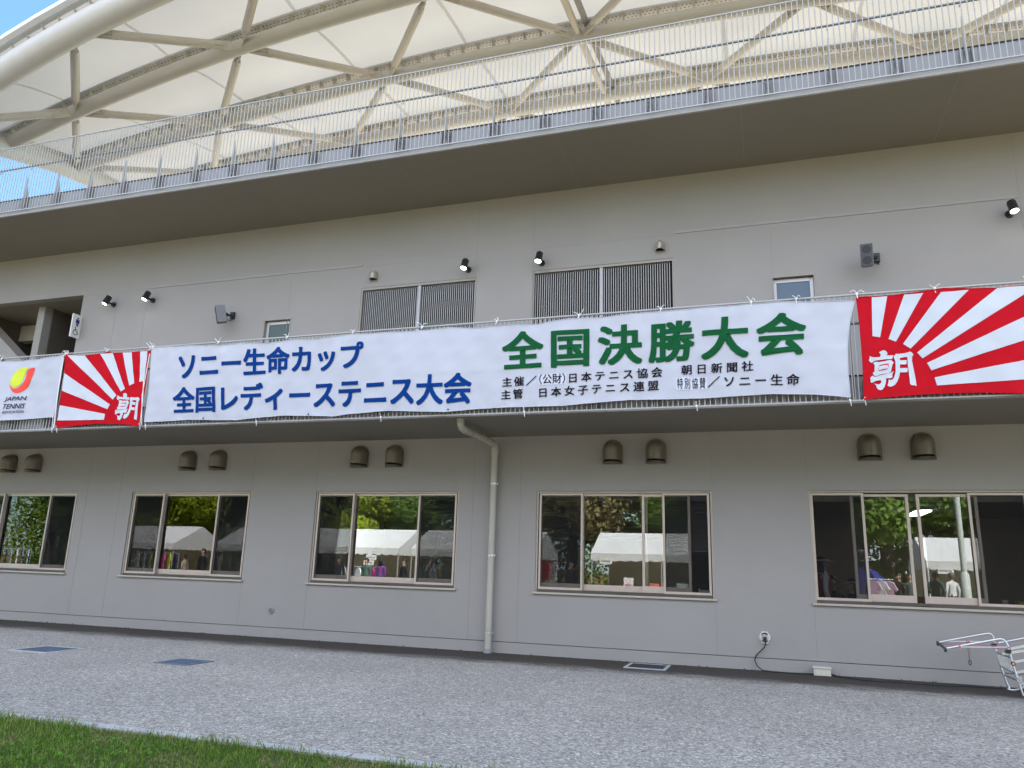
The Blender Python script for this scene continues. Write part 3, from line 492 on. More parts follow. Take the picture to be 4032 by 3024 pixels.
# ------------------------------------------------------------------ banners
import json
DATA=json.loads(r'''{"TEXT":[["blue","ソニー生命カップ",0.03,1.0,[[-10.053,4.556],[-6.257,4.571],[-6.299,5.057],[-10.139,5.077]]],["blue","全国レディーステニス大会",0.03,1.0,[[-10.09,3.939],[-4.307,3.902],[-4.331,4.423],[-10.171,4.425]]],["green","全国決勝大会",0.03,1.25,[[-3.819,4.406],[0.633,4.401],[0.67,5.045],[-3.842,5.031]]],["black","主催／",0.018,1.3,[[-3.81,4.146],[-3.247,4.143],[-3.251,4.299],[-3.815,4.298]]],["black","（公財）",0.01,1.0,[[-3.205,4.159],[-2.797,4.154],[-2.8,4.315],[-3.208,4.316]]],["black","日本テニス協会",0.018,1.5,[[-2.735,4.158],[-1.342,4.188],[-1.34,4.34],[-2.737,4.309]]],["black","主管",0.018,1.3,[[-3.822,3.943],[-3.465,3.951],[-3.469,4.106],[-3.827,4.093]]],["black","日本女子テニス連盟",0.018,1.5,[[-3.201,3.953],[-1.397,3.989],[-1.395,4.143],[-3.205,4.101]]],["black","朝日新聞社",0.018,1.6,[[-1.07,4.2],[-0.074,4.205],[-0.068,4.356],[-1.067,4.347]]],["black","特別協賛",0.005,1.35,[[-1.133,3.994],[-0.735,3.986],[-0.73,4.147],[-1.13,4.158]]],["black","／ソニー生命",0.018,1.45,[[-0.703,3.998],[0.523,3.971],[0.532,4.134],[-0.698,4.163]]]],"PATCH":[[[-3.221,4.151],[-2.787,4.139],[-2.79,4.316],[-3.225,4.316]],[[-1.15,3.981],[-0.716,3.971],[-0.711,4.149],[-1.146,4.165]]],"ATEXT":[["navy","JAPAN",0.006,1.0,[[-14.262,4.307],[-13.693,4.305],[-13.689,4.414],[-14.253,4.411]]],["navy","TENNIS",0.006,1.0,[[-14.253,4.164],[-13.698,4.167],[-13.691,4.267],[-14.248,4.268]]],["navy","ASSOCIATION",0.003,1.0,[[-14.237,4.072],[-13.698,4.077],[-13.7,4.129],[-14.239,4.125]]]],"YEL":[[-13.765,5.003],[-13.87,5.018],[-13.987,5.009],[-14.081,4.974],[-14.151,4.911],[-14.195,4.814],[-14.203,4.722],[-14.188,4.669],[-14.148,4.625],[-14.092,4.605],[-14.032,4.606],[-13.962,4.632],[-13.908,4.688],[-13.878,4.772],[-13.868,4.837],[-13.85,4.902],[-13.813,4.96]],"RED":[[-13.606,4.988],[-13.692,4.984],[-13.757,4.97],[-13.8,4.939],[-13.813,4.887],[-13.819,4.809],[-13.843,4.731],[-13.885,4.661],[-13.947,4.605],[-14.017,4.58],[-14.094,4.579],[-14.152,4.608],[-14.209,4.676],[-14.197,4.63],[-14.161,4.575],[-14.096,4.52],[-14.02,4.488],[-13.942,4.481],[-13.861,4.497],[-13.772,4.545],[-13.706,4.62],[-13.671,4.684],[-13.651,4.774],[-13.63,4.865]],"RAYR":[[[1.487,4.615],[1.581,4.595],[1.713,5.177],[1.519,5.181]],[[1.681,4.563],[1.768,4.521],[2.16,5.192],[1.923,5.181]],[[1.851,4.483],[1.937,4.414],[2.707,5.188],[2.402,5.221]],[[2.01,4.354],[2.068,4.272],[3.527,5.19],[3.02,5.168]],[[2.115,4.204],[2.156,4.102],[5.35,5.09],[5.35,5.729]],[[2.186,4.004],[2.203,3.894],[5.35,3.997],[5.35,4.533]]],"RAYL":[[[-10.964,4.572],[-10.857,4.585],[-10.871,5.159],[-11.035,5.162]],[[-11.171,4.505],[-11.07,4.546],[-11.251,5.161],[-11.462,5.164]],[[-11.349,4.399],[-11.264,4.449],[-11.702,5.171],[-11.996,5.17]],[[-11.499,4.248],[-11.431,4.33],[-12.365,5.155],[-12.825,5.194]],[[-11.598,4.07],[-11.554,4.159],[-12.829,4.834],[-12.806,4.482]],[[-11.642,3.871],[-11.635,3.98],[-12.803,4.195],[-12.808,3.898]]],"ASA":[[[1.548,4.381],[1.593,4.405],[1.613,4.406],[1.636,4.395],[1.651,4.365],[1.65,4.35],[1.631,4.335],[1.681,4.332],[1.724,4.333],[1.711,4.315],[1.709,4.295],[1.697,4.28],[1.627,4.282],[1.56,4.275],[1.489,4.268],[1.459,4.245],[1.445,4.243],[1.427,4.26],[1.417,4.281],[1.428,4.302],[1.431,4.338],[1.453,4.321],[1.492,4.313],[1.559,4.317],[1.566,4.353]],[[1.467,4.239],[1.507,4.254],[1.534,4.245],[1.617,4.256],[1.673,4.27],[1.693,4.26],[1.72,4.228],[1.703,4.211],[1.692,4.176],[1.678,4.124],[1.68,4.115],[1.659,4.094],[1.623,4.085],[1.552,4.077],[1.512,4.062],[1.488,4.052],[1.465,4.064],[1.452,4.091],[1.457,4.107],[1.473,4.11],[1.483,4.205]],[[1.442,4.061],[1.48,4.043],[1.544,4.064],[1.623,4.082],[1.674,4.093],[1.707,4.113],[1.688,4.07],[1.689,4.039],[1.676,4.02],[1.606,4.019],[1.608,3.995],[1.597,3.947],[1.578,3.9],[1.552,3.866],[1.524,3.86],[1.494,3.873],[1.483,3.904],[1.479,3.931],[1.453,3.954],[1.495,3.941],[1.522,3.94],[1.544,3.963],[1.551,3.989],[1.535,3.998],[1.483,3.99],[1.447,3.97],[1.427,3.964],[1.416,3.973],[1.419,4.013],[1.412,4.027]],[[1.757,4.355],[1.774,4.347],[1.838,4.352],[1.892,4.36],[1.922,4.372],[1.946,4.359],[1.964,4.329],[1.945,4.299],[1.94,4.246],[1.949,4.127],[1.961,3.995],[1.964,3.899],[1.938,3.909],[1.905,3.913],[1.889,3.933],[1.891,4.02],[1.887,4.117],[1.885,4.205],[1.89,4.293],[1.872,4.303],[1.798,4.29],[1.795,4.259],[1.88,4.258],[1.874,4.232],[1.872,4.206],[1.856,4.2],[1.791,4.202],[1.787,4.151],[1.881,4.15],[1.872,4.096],[1.855,4.092],[1.782,4.092],[1.768,4.035],[1.741,3.971],[1.707,3.924],[1.667,3.904],[1.636,3.904],[1.618,3.924],[1.633,3.963],[1.64,4.002],[1.67,3.992],[1.698,4.012],[1.72,4.064],[1.732,4.116],[1.739,4.249],[1.722,4.312]]],"ASAHOLE":[[[1.539,4.202],[1.594,4.215],[1.655,4.22],[1.652,4.178],[1.633,4.142],[1.58,4.129],[1.525,4.122],[1.525,4.158]]],"ASABAR":[[[1.535,4.185],[1.593,4.197],[1.649,4.198],[1.64,4.152],[1.589,4.148],[1.557,4.141],[1.535,4.129],[1.528,4.145]]],"ASAL":[[-11.379,3.84],[-10.877,3.824],[-10.89,4.328],[-11.409,4.392]],"CART":{"far_handle":[[2.218,-0.42,0.575],[2.375,-0.42,0.616],[2.608,-0.42,0.674],[2.837,-0.42,0.729],[2.882,-0.42,0.729],[2.908,-0.42,0.694],[2.919,-0.42,0.647],[2.92,-0.42,0.598]],"near_handle":[[2.188,-1.05,0.542],[2.358,-1.05,0.587],[2.613,-1.05,0.648],[2.829,-1.05,0.702],[2.871,-1.05,0.7],[2.903,-1.05,0.668],[2.921,-1.05,0.616],[2.928,-1.05,0.571]],"far_low":[[2.32,-0.42,0.595],[2.601,-0.42,0.611],[2.923,-0.42,0.631]],"near_low":[[2.284,-1.05,0.57],[2.607,-1.05,0.585],[2.924,-1.05,0.605]],"far_leg":[[2.911,-0.42,0.586],[2.927,-0.42,0.487],[2.946,-0.42,0.353],[2.971,-0.42,0.251],[2.99,-0.42,0.19],[3.011,-0.42,0.081],[3.038,-0.42,0.029],[3.083,-0.42,0.007]],"near_leg":[[2.928,-1.05,0.548],[2.939,-1.05,0.496],[2.95,-1.05,0.406],[2.967,-1.05,0.31],[2.99,-1.05,0.208],[3.007,-1.05,0.113],[3.025,-1.05,0.026],[3.037,-1.05,-0.017]],"bars_far":[[[2.965,-0.42,0.611],[3.277,-0.42,0.69]]],"bars_near":[[[2.949,-1.05,0.587],[3.103,-1.05,0.628]],[[2.845,-1.05,0.517],[3.096,-1.05,0.572]],[[2.959,-1.05,0.422],[3.083,-1.05,0.454]],[[2.98,-1.05,0.296],[3.068,-1.05,0.321]],[[3.013,-1.05,0.161],[3.052,-1.05,0.171]]],"cross":[[[2.93,-0.42,0.487],[2.934,-1.05,0.473]],[[2.956,-0.42,0.314],[2.965,-1.05,0.288]],[[2.995,-0.42,0.198],[2.996,-1.05,0.193]]]},"EDGE":{"main":[[[-10.795,5.231],[-9.778,5.196],[-9.257,5.157],[-8.772,5.175],[-8.272,5.142],[-7.775,5.175],[-7.241,5.15],[-6.725,5.187],[-6.224,5.18],[-5.763,5.18],[-5.256,5.166],[-4.75,5.188],[-4.253,5.139],[-3.771,5.151],[-3.262,5.131],[-2.768,5.183],[-2.273,5.17],[-1.779,5.193],[-1.388,5.191],[-0.762,5.201],[-0.26,5.196],[0.261,5.211],[0.775,5.168],[1.304,5.146]],[[-10.697,3.799],[-9.721,3.816],[-8.715,3.776],[-7.743,3.826],[-6.743,3.782],[-6.565,3.807],[-5.746,3.838],[-4.766,3.783],[-4.246,3.814],[-3.788,3.822],[-2.792,3.813],[-1.81,3.864],[-1.408,3.852],[-0.817,3.846],[-0.311,3.859],[0.167,3.865],[0.697,3.838],[1.155,3.776]],[[-10.795,5.231],[-10.77,4.99],[-10.713,4.339],[-10.697,3.799]],[[1.304,5.146],[1.219,4.847],[1.165,4.475],[1.148,4.086],[1.155,3.776]]],"right":[[[1.326,5.196],[1.519,5.181],[1.814,5.179],[2.105,5.191],[2.407,5.223],[2.707,5.188],[3.02,5.168],[3.315,5.177],[3.9,5.19],[4.6,5.17],[5.35,5.2]],[[1.32,3.735],[1.413,3.751],[1.701,3.771],[2.012,3.785],[2.352,3.786],[2.711,3.781],[3.156,3.749],[4.2,3.8],[5.35,3.75]],[[1.326,5.196],[1.342,4.787],[1.341,4.292],[1.32,3.735]],[[5.35,5.2],[5.319999999999999,4.5],[5.35,3.75]]],"left":[[[-12.891,5.216],[-12.626,5.175],[-12.365,5.155],[-11.996,5.17],[-11.832,5.201],[-11.702,5.171],[-11.462,5.164],[-11.251,5.161],[-11.035,5.162],[-10.812,5.167]],[[-12.818,3.756],[-12.594,3.774],[-12.326,3.789],[-11.797,3.804],[-11.274,3.785],[-11.013,3.76],[-10.805,3.726]],[[-12.891,5.216],[-12.829,4.834],[-12.803,4.221],[-12.818,3.756]],[[-10.812,5.167],[-10.819,4.872],[-10.811,4.311],[-10.805,3.726]]],"assoc":[[[-16.1,5.2],[-15.3,5.19],[-14.543,5.161],[-14.145,5.153],[-13.659,5.156],[-13.188,5.184],[-12.922,5.21]],[[-16.0,3.9],[-15.2,3.93],[-14.23,3.936],[-13.655,3.947],[-13.281,3.961],[-12.911,3.966]],[[-16.1,5.2],[-16.05,4.5],[-16.0,3.9]],[[-12.922,5.21],[-12.924,4.722],[-12.921,4.255],[-12.911,3.966]]]}}''')
YB=-2.105
def wrinkle(x,z,amp=1.0):
    s=.010*math.sin(2.1*x+1.7*z)+.006*math.sin(5.3*x-3.1*z+1)+.0035*math.sin(11*x+8*z)+.003*math.sin(7*x)*math.sin(23*(z-.25*x))
    if x>1.32: s+=.0032*math.sin(19*(x+.9*z))*max(0,min(1,(x-2.0)/.9))*max(0,1-abs(z-4.45)/.6)
    e=max(0,(z-5.0)/.22,(3.97-z)/.20)
    if e>0: s+=min(e,1)*(.0045*math.sin(27*x+9*(z-4.5))+.003*math.sin(11*x-14*(z-4.5)))
    fold=.004*math.exp(-((z-4.47-.006*x)/.012)**2)      # the crease where it was folded
    return -(s*amp)-fold
def resamp(P,n,key):
    P=sorted([tuple(q) for q in P],key=key); t=[key(q) for q in P]; u=np.linspace(t[0],t[-1],n)
    return [(float(np.interp(v,t,[q[0] for q in P])),float(np.interp(v,t,[q[1] for q in P]))) for v in u]
def banner(name,label,edge,mats,nu,nv,amp=1.0,org=None):
    T,Bt,Lf,Rt=edge
    T=resamp(T,nu+1,lambda q:q[0]); Bt=resamp(Bt,nu+1,lambda q:q[0]); Lf=resamp(Lf,nv+1,lambda q:q[1]); Rt=resamp(Rt,nv+1,lambda q:q[1])
    t=thing(name,label,'banner',(T[0][0],YB,T[0][1]))
    b=MB(); vs=[]
    for j in range(nv+1):
        v=j/nv
        for i in range(nu+1):
            u=i/nu
            q=[(1-v)*Bt[i][k]+v*T[i][k]+(1-u)*Lf[j][k]+u*Rt[j][k]-((1-u)*(1-v)*Bt[0][k]+u*(1-v)*Bt[-1][k]+(1-u)*v*T[0][k]+u*v*T[-1][k]) for k in (0,1)]
            vs.append((q[0],YB+wrinkle(q[0],q[1],amp),q[1]))
    fs=[(j*(nu+1)+i,j*(nu+1)+i+1,(j+1)*(nu+1)+i+1,(j+1)*(nu+1)+i) for j in range(nv) for i in range(nu)]
    b.add(vs,fs,True); b.build('cloth',mats,t)
    # hem cord along the edge
    b=MB(); ring=[vs[i] for i in range(nu+1)]+[vs[j*(nu+1)+nu] for j in range(1,nv+1)]+[vs[nv*(nu+1)+i] for i in range(nu-1,-1,-1)]+[vs[j*(nu+1)] for j in range(nv-1,0,-1)]
    b.tube([(p[0],p[1]-.001,p[2]) for p in ring],.006,5,closed=True); b.build('hem',mats,t)
    return t
def cut_place(me,off,amp=1.0,step=.06):
    """me: flat mesh whose x,y are banner x,z; cuts it on a grid and lays it on the cloth"""
    bm=bmesh.new(); bm.from_mesh(me)
    xs=[v.co.x for v in bm.verts]; zs=[v.co.y for v in bm.verts]
    for k in range(int(math.floor(min(xs)/step))+1,int(math.ceil(max(xs)/step))):
        bmesh.ops.bisect_plane(bm,geom=bm.verts[:]+bm.edges[:]+bm.faces[:],plane_co=(k*step,0,0),plane_no=(1,0,0))
    for k in range(int(math.floor(min(zs)/step))+1,int(math.ceil(max(zs)/step))):
        bmesh.ops.bisect_plane(bm,geom=bm.verts[:]+bm.edges[:]+bm.faces[:],plane_co=(0,k*step,0),plane_no=(0,1,0))
    for v in bm.verts:
        x,z=v.co.x,v.co.y; v.co=Vector((x,YB+wrinkle(x,z,amp)-off-v.co.z,z))
    bm.normal_update()
    for f in bm.faces:
        f.smooth=True
        if f.normal.y>0: f.normal_flip()
    bm.to_mesh(me); bm.free(); me.update()
def link_part(name,me,m_,par):
    me.materials.clear(); me.materials.append(m_)
    o=bpy.data.objects.new(name,me); COL.objects.link(o); o.parent=par; og=ORG[par.name]; me.transform(Matrix.Translation(-og)); ORG[o.name]=og; return o
def text_mesh(body,off,sp):
    c=bpy.data.curves.new('lettering','FONT'); c.body=body; c.size=1; c.space_character=sp; c.fill_mode='FRONT'; c.resolution_u=4
    o=bpy.data.objects.new('lettering_tmp',c); COL.objects.link(o); bpy.context.view_layer.update()
    me=bpy.data.meshes.new_from_object(o.evaluated_get(bpy.context.evaluated_depsgraph_get())); bpy.data.objects.remove(o); bpy.data.curves.remove(c); return me
def lettering(par,col,body,off,sp,quad,z=.010,amp=1.0,shear=0):
    me=text_mesh(body,off,sp); bm=bmesh.new()
    for k,(ox,oz) in enumerate(((-1,-1),(1,-1),(-1,1),(1,1),(0,1),(0,-1),(1,0),(-1,0),(0,0))):
        rr_=off; t0=len(bm.verts); bm.from_mesh(me); bm.verts.ensure_lookup_table()
        for q_ in bm.verts[t0:]: q_.co.x+=rr_*ox; q_.co.y+=rr_*oz*.8; q_.co.z=k*.0002
    bm.to_mesh(me); bm.free()
    co=np.zeros(len(me.vertices)*3); me.vertices.foreach_get('co',co); co=co.reshape(-1,3)
    if shear: co[:,0]+=shear*co[:,1]
    lo=co.min(0); hi=co.max(0); u=(co[:,0]-lo[0])/(hi[0]-lo[0]); v=(co[:,1]-lo[1])/(hi[1]-lo[1]); q=np.array(quad)
    p=((1-u)*(1-v))[:,None]*q[0]+(u*(1-v))[:,None]*q[1]+(u*v)[:,None]*q[2]+((1-u)*v)[:,None]*q[3]
    co[:,0]=p[:,0]; co[:,1]=p[:,1]; me.vertices.foreach_set('co',co.ravel()); me.update()
    cut_place(me,z,amp); return link_part('lettering',me,INK[col],par)
def flat_poly(par,name,col,polys,z=.006,amp=1.0):
    bm=bmesh.new()
    for P in polys:
        vs=[bm.verts.new((x,y,0)) for x,y in P]; es=[bm.edges.new((vs[i],vs[(i+1)%len(vs)])) for i in range(len(vs))]
        bmesh.ops.triangle_fill(bm,use_beauty=True,use_dissolve=False,edges=es)
    me=bpy.data.meshes.new(name); bm.to_mesh(me); bm.free(); cut_place(me,z,amp); return link_part(name,me,INK[col],par)
def clip(P,zmax):
    out=[]
    for i in range(len(P)):
        a,c=P[i],P[(i+1)%len(P)]
        if a[1]<=zmax: out.append(a)
        if (a[1]<=zmax)!=(c[1]<=zmax):
            t=(zmax-a[1])/(c[1]-a[1]); out.append((a[0]+t*(c[0]-a[0]),zmax))
    return out
def smooth_poly(P,n=2):
    for _ in range(n):
        Q=[]
        for i in range(len(P)):
            a,c=P[i],P[(i+1)%len(P)]
            Q+= [(a[0]*.8+c[0]*.2,a[1]*.8+c[1]*.2),(a[0]*.2+c[0]*.8,a[1]*.2+c[1]*.8)]
        P=Q
    return P
def tie(par,x,z,up=True,tail=1.0,long=None):
    b=MB(); s=1 if up else -1; zr=5.245 if up else 3.735
    r=.007
    if long: zr=long
    b.tube([(x,YB-.012,z-s*.02),(x-.004,-2.088,(z+zr)/2),(x,-2.072,zr-s*.01),(x+.004,-2.055,zr+s*.024),(x+.006,-2.03,zr),(x,-2.05,zr-s*.022),(x-.003,-2.078,zr-s*.016)],r,6)
    b.ell((x,-2.078,zr-s*.005),.02,.016,.02,8,6)
    if up:
        L=tail*.085; a=random.uniform(-.6,.6)
        for sg in (-1,1):
            b.tube([(x,-2.08,zr),(x+sg*L*.35,-2.10,zr+.03+random.uniform(-.01,.03)),(x+sg*L*(.7+.3*a),-2.11,zr+random.uniform(.0,.09))],.006,5)
    else:
        b.tube([(x,-2.078,zr),(x+.008,-2.085,zr-.03),(x+.012,-2.08,zr-.07)],.005,5)
    b.build('tie_cord',ROPE,par)

E_=DATA['EDGE']
BM=banner('cloth_banner','long white banner with blue, green and black lettering hung on the lower balcony railing',E_['main'],[CLOTHW],280,34)
for col,body,off,sp,q in DATA['TEXT']: lettering(BM,col,body,off,sp,q)
for q in DATA['PATCH']:
    flat_poly(BM,'paper_patch','patch',[q],.005)
for x,z in ((-10.78,5.21),(-9.3,5.215),(-7.85,5.215),(-6.54,5.215),(-5.25,5.215),(-3.95,5.20),(-2.6,5.20),(-1.35,5.20),(-.06,5.19),(.55,5.18)): 
    tie(BM,x,z,True,random.uniform(.6,1.5))
for x,z in ((-10.69,3.81),(-8.3,3.79),(-5.9,3.775),(-3.45,3.79),(-.87,3.775),(1.15,3.785)): tie(BM,x,z,False)
b=MB()
for x,z in ((-9.4,3.83),(-7.25,3.83),(-4.7,3.82),(-2.2,3.81),(.15,3.81)): b.cyl((x,YB-.012,z),(x,YB-.006,z),.014,10)
b.build('eyelet',BOLT,BM)

BR=banner('cloth_banner','large red and white sunburst flag right of the long white banner',E_['right'],[CLOTHR],100,34)
flat_poly(BR,'white_ray','white',[clip(P,5.17) for P in DATA['RAYR']],.006)
flat_poly(BR,'emblem_character','white',[DATA['ASA'][0]],.009); flat_poly(BR,'emblem_character','white',[DATA['ASA'][1]],.009); flat_poly(BR,'emblem_character','white',[DATA['ASA'][2]],.010); flat_poly(BR,'emblem_character','white',[DATA['ASA'][3]],.009)
INK['redp']=mat('print_red',(.53,.012,.022),.8,var=.03,vscale=3)
flat_poly(BR,'emblem_hole','redp',DATA['ASAHOLE'],.012); flat_poly(BR,'emblem_bar','white',DATA['ASABAR'],.014)
for x,z in ((1.34,5.19),(2.30,5.19),(3.4,5.18),(4.5,5.17)): tie(BR,x,z,True,1.3)
tie(BR,1.33,3.75,False)
BL=banner('cloth_banner','small red and white sunburst flag left of the long white banner',E_['left'],[CLOTHR],60,34)
flat_poly(BL,'white_ray','white',[P for P in DATA['RAYL']],.006)
# the same character as on the other flag, fitted into its box
def fit(P):
    x0,x1,z0,z1=1.428,1.958,3.839,4.418; q=np.array(DATA['ASAL']); out=[]
    for x,z in P:
        u=(x-x0)/(x1-x0); v=(z-z0-.04*u)/(z1-z0-.02); p=(1-u)*(1-v)*q[0]+u*(1-v)*q[1]+u*v*q[2]+(1-u)*v*q[3]; out.append((float(p[0]),float(p[1])))
    return out
for i,z in enumerate((.009,.009,.010,.009)): flat_poly(BL,'emblem_character','white',[fit(DATA['ASA'][i])],z)
flat_poly(BL,'emblem_hole','redp',[fit(DATA['ASAHOLE'][0])],.012); flat_poly(BL,'emblem_bar','white',[fit(DATA['ASABAR'][0])],.014)
for x,z in ((-12.88,5.21),(-11.86,5.22),(-10.84,5.18)): tie(BL,x,z,True,1.2)
tie(BL,-12.8,3.77,False); tie(BL,-10.82,3.75,False)
# slack cords beside the flag
b=MB(); b.tube([(-12.93,-2.1,5.2),(-12.90,-2.11,4.4),(-12.86,-2.1,3.75)],.012,6); b.tube([(-10.80,-2.12,5.1),(-10.83,-2.12,4.3),(-10.76,-2.1,3.75)],.007,6); b.tube([(-10.85,-2.12,4.6),(-10.80,-2.12,4.2),(-10.80,-2.1,3.72)],.007,6); b.build('slack_cord',ROPE,BL)
BA=banner('cloth_banner','white flag with a yellow and red ball emblem at the left end of the balcony',E_['assoc'],[CLOTHW],44,22,1.5)
flat_poly(BA,'emblem','yellow',[smooth_poly(DATA['YEL'])],.008,1.5); flat_poly(BA,'emblem','red',[smooth_poly(DATA['RED'],1)],.008,1.5)
for col,body,off,sp,q in DATA['ATEXT']: lettering(BA,col,body,off,sp,q,.010,1.5,.12)
tie(BA,-12.92,5.2,True,.9); tie(BA,-12.92,3.97,False); tie(BA,-14.6,5.18,True,1)

# ------------------------------------------------------------------ fittings on the walls
def hood_proto(x,z):
    """cowl: half barrel with a rounded top, flange on the wall, drip ring under the mouth"""
    t=thing('vent_hood','','vent hood',(x,0,z))
    b=MB(); R=.158; D=.25; zb=z-.165; zc=z+.035; nu=18; prof=[(zb+(zc-zb)*k/5,1) for k in range(6)]+[(zc+R*math.sin(a),math.cos(a)) for a in [k*math.pi/2/7 for k in range(1,8)]]
    vs=[];n=nu+1
    for zz,s in prof:
        for k in range(n):
            a=math.pi*k/nu; vs.append((x-R*s*math.cos(a),-.012-D*max(s,.02)*math.sin(a)**.85,zz))
    fs=[(j*n+k,j*n+k+1,(j+1)*n+k+1,(j+1)*n+k) for j in range(len(prof)-1) for k in range(nu)]
    b.add(vs,fs,True); b.build('cowl',HOOD,t)
    b=MB(); P=[]; Rf=.178
    for k in range(17):
        a=math.pi*k/16; P.append((x+Rf*math.cos(a),0,zc+Rf*math.sin(a)))
    P=[(x+Rf,0,zb-.05)]+P+[(x-Rf,0,zb-.05)]
    b.prism(P,(0,-.014,0),(0,-.001,0)); b.build('flange',HOOD,t,bevel=.003)
    b=MB(); ring=[(x-.168*math.cos(math.pi*k/14),-.02-.225*math.sin(math.pi*k/14),zb-.045) for k in range(15)]
    for k in range(14):
        a,c=Vector(ring[k]),Vector(ring[k+1]); b.add([a+Vector((0,0,-.012)),c+Vector((0,0,-.012)),c+Vector((0,0,.014)),a+Vector((0,0,.014))],[(0,1,2,3),(3,2,1,0)],True)
    b.add([(p[0],p[1],zb-.057) for p in ring],[tuple(range(15))],False)
    b.build('drip_ring',HOOD,t)
    b=MB(); b.box(x-.15,x+.15,-.02,-.0145,zb-.04,zc); b.build('mouth',HOODI,t)
    return t
HP=[(-16.41,3.415),(-15.66,3.415),(-11.41,3.41),(-10.66,3.41),(-7.39,3.43),(-6.65,3.43),(-2.47,3.43),(-1.73,3.43),(1.59,3.435),(2.34,3.435)]
HL=['left hood of the pair over the curtained leftmost window','right hood of the pair over the curtained leftmost window','left hood of the pair over the window under the white and red flags','right hood of the pair over the window under the white and red flags',
 'left hood of the pair just left of the downpipe','right hood of the pair, nearest on the left of the downpipe','left hood of the pair over the window right of the downpipe','right hood of the pair over the window right of the downpipe','left hood of the pair over the far right open window','rightmost hood, over the far right open window']
h0=hood_proto(*HP[0])
for i,((x,z),lb) in enumerate(zip(HP,HL)):
    h=h0 if i==0 else copy_tree(h0,None,(x-HP[0][0],0,z-HP[0][1]))
    setp(h,'bronze '+lb,'vent hood','bronze vent hoods over the ground floor windows')
SH=mat('hood_pale',(.42,.38,.32),.4,metal=.4,var=.08,vscale=9)
def small_hood(x,z):
    t=thing('wall_vent','','vent',(x,0,z)); b=MB(); R=.075; nu=14; n=nu+1; prof=[(z-.08+.11*k/3,1) for k in range(4)]+[(z+.03+R*math.sin(a),math.cos(a)) for a in [k*math.pi/2/5 for k in range(1,6)]]
    vs=[(x-R*s*math.cos(math.pi*k/nu),-.006-.13*max(s,.02)*math.sin(math.pi*k/nu),zz) for zz,s in prof for k in range(n)]
    b.add(vs,[(j*n+k,j*n+k+1,(j+1)*n+k+1,(j+1)*n+k) for j in range(len(prof)-1) for k in range(nu)],True); b.build('cowl',SH,t)
    b=MB(); b.tube([(x-.085*math.cos(math.pi*k/12),-.01-.135*math.sin(math.pi*k/12),z-.085) for k in range(13)],.008,6); b.build('rim',SH,t)
    b=MB(); b.box(x-.068,x+.068,-.012,-.002,z-.08,z+.05); b.build('mouth',HOODI,t); return t
s0=small_hood(-7.40,7.15); s1=copy_tree(s0,None,(5.80,0,.02))
setp(s0,'small pale domed vent over the left louvred opening','vent',"small vents above the louvres"); setp(s1,'small pale domed vent over the right louvred opening','vent',"small vents above the louvres")
# spotlights
def spot(x,z,tilt):
    t=thing('spotlight','','spotlight',(x,0,z)); b=MB(); b.cyl((x,0,z),(x,-.03,z),.062,20); b.cyl((x,-.03,z),(x,-.16,z-.0),.022,10); b.build('wall_mount',BLACK,t)
    ax=Vector((tilt,-.40,-.92)).normalized(); c=Vector((x,-.215,z+.03)); a,e=c-ax*.115,c+ax*.115
    b=MB(); b.tube([a,a+ax*.01,e],[.058,.066,.066],22,cap=False); b.add([a+Vector((0,0,0))]+[],[]) if False else None
    b.tube([a-ax*.001,a],[.001,.058],22,cap=False); b.tube([e,e-ax*.02],[.066,.055],22,cap=False); b.build('head',BLACK,t)
    b=MB(); b.cyl(e-ax*.022,e-ax*.020,.055,20); b.build('lens',LENS,t); return t
SPX=[(-14.16,7.08,-.10),(-13.03,7.09,-.02),(-5.33,7.08,-.03),(-3.83,7.07,-.03),(3.90,7.12,.03)]
SPL=['leftmost black spotlight, above the toilet sign','black spotlight second from the left, between toilet sign and loudspeaker','black spotlight above the right end of the left louvre','black spotlight above the left end of the right louvre','black spotlight at the far right end of the upper wall']
for (x,z,tl_),lb in zip(SPX,SPL): setp(spot(x,z,tl_),lb,'spotlight','lit black spotlights on the upper wall')
# loudspeakers
def speaker(x,z,label,yaw,pitch,dx):
    t=thing('loudspeaker',label,'loudspeaker',(x,0,z),'grey loudspeakers on the upper wall')
    b=MB(); b.box(x-.05,x+.05,-.06,-.001,z-.07,z+.08); b.build('wall_box',BLACK,t,bevel=.006)
    c=Vector((x+dx,-.33,z-.06)); Rm=Matrix.Rotation(yaw,3,'Z')@Matrix.Rotation(pitch,3,'X'); ax,ay,az=Rm@Vector((1,0,0)),Rm@Vector((0,1,0)),Rm@Vector((0,0,1))
    b=MB(); b.bar((x,-.06,z),(x+dx*.5,-.15,z-.02),.035,.035); b.bar((x+dx*.5,-.15,z-.02),c+ay*.09,.03,.06); b.build('swivel',BLACK,t)
    b=MB(); w0,w1,h,d=.098,.066,.185,.095
    P=[c-ax*w0-ay*d,c+ax*w0-ay*d,c+ax*w1+ay*d,c-ax*w1+ay*d]; b.prism(P,-az*h,az*h); b.build('cabinet',SPKG,t,bevel=.008)
    b=MB(); b.obox(c-ay*(d+.005),ax*(w0-.012),ay*.004,az*(h-.012)); b.build('grille',SPKD,t,bevel=.003)
    for s in (.09,-.085):
        b=MB(); q=c-ay*(d+.0095)+az*s; b.tube([q,q-ay*.004],[.068,.060],20); b.build('driver',mat('driver_cone',(.045,.047,.052),.7),t)
    b=MB(); b.tube([(x+.02,-.04,z-.07),(x+.015,-.10,z-.14),(x+dx*.4,-.17,z-.13),c+ay*.095-az*.04],.008,6); b.build('cable',BLACK,t)
speaker(-10.77,6.54,'grey loudspeaker turned sideways above the left small window',R_(-48),R_(14),-.05)
speaker(1.93,6.57,'grey loudspeaker facing out, right of the right small window',R_(-3),R_(16),-.19)
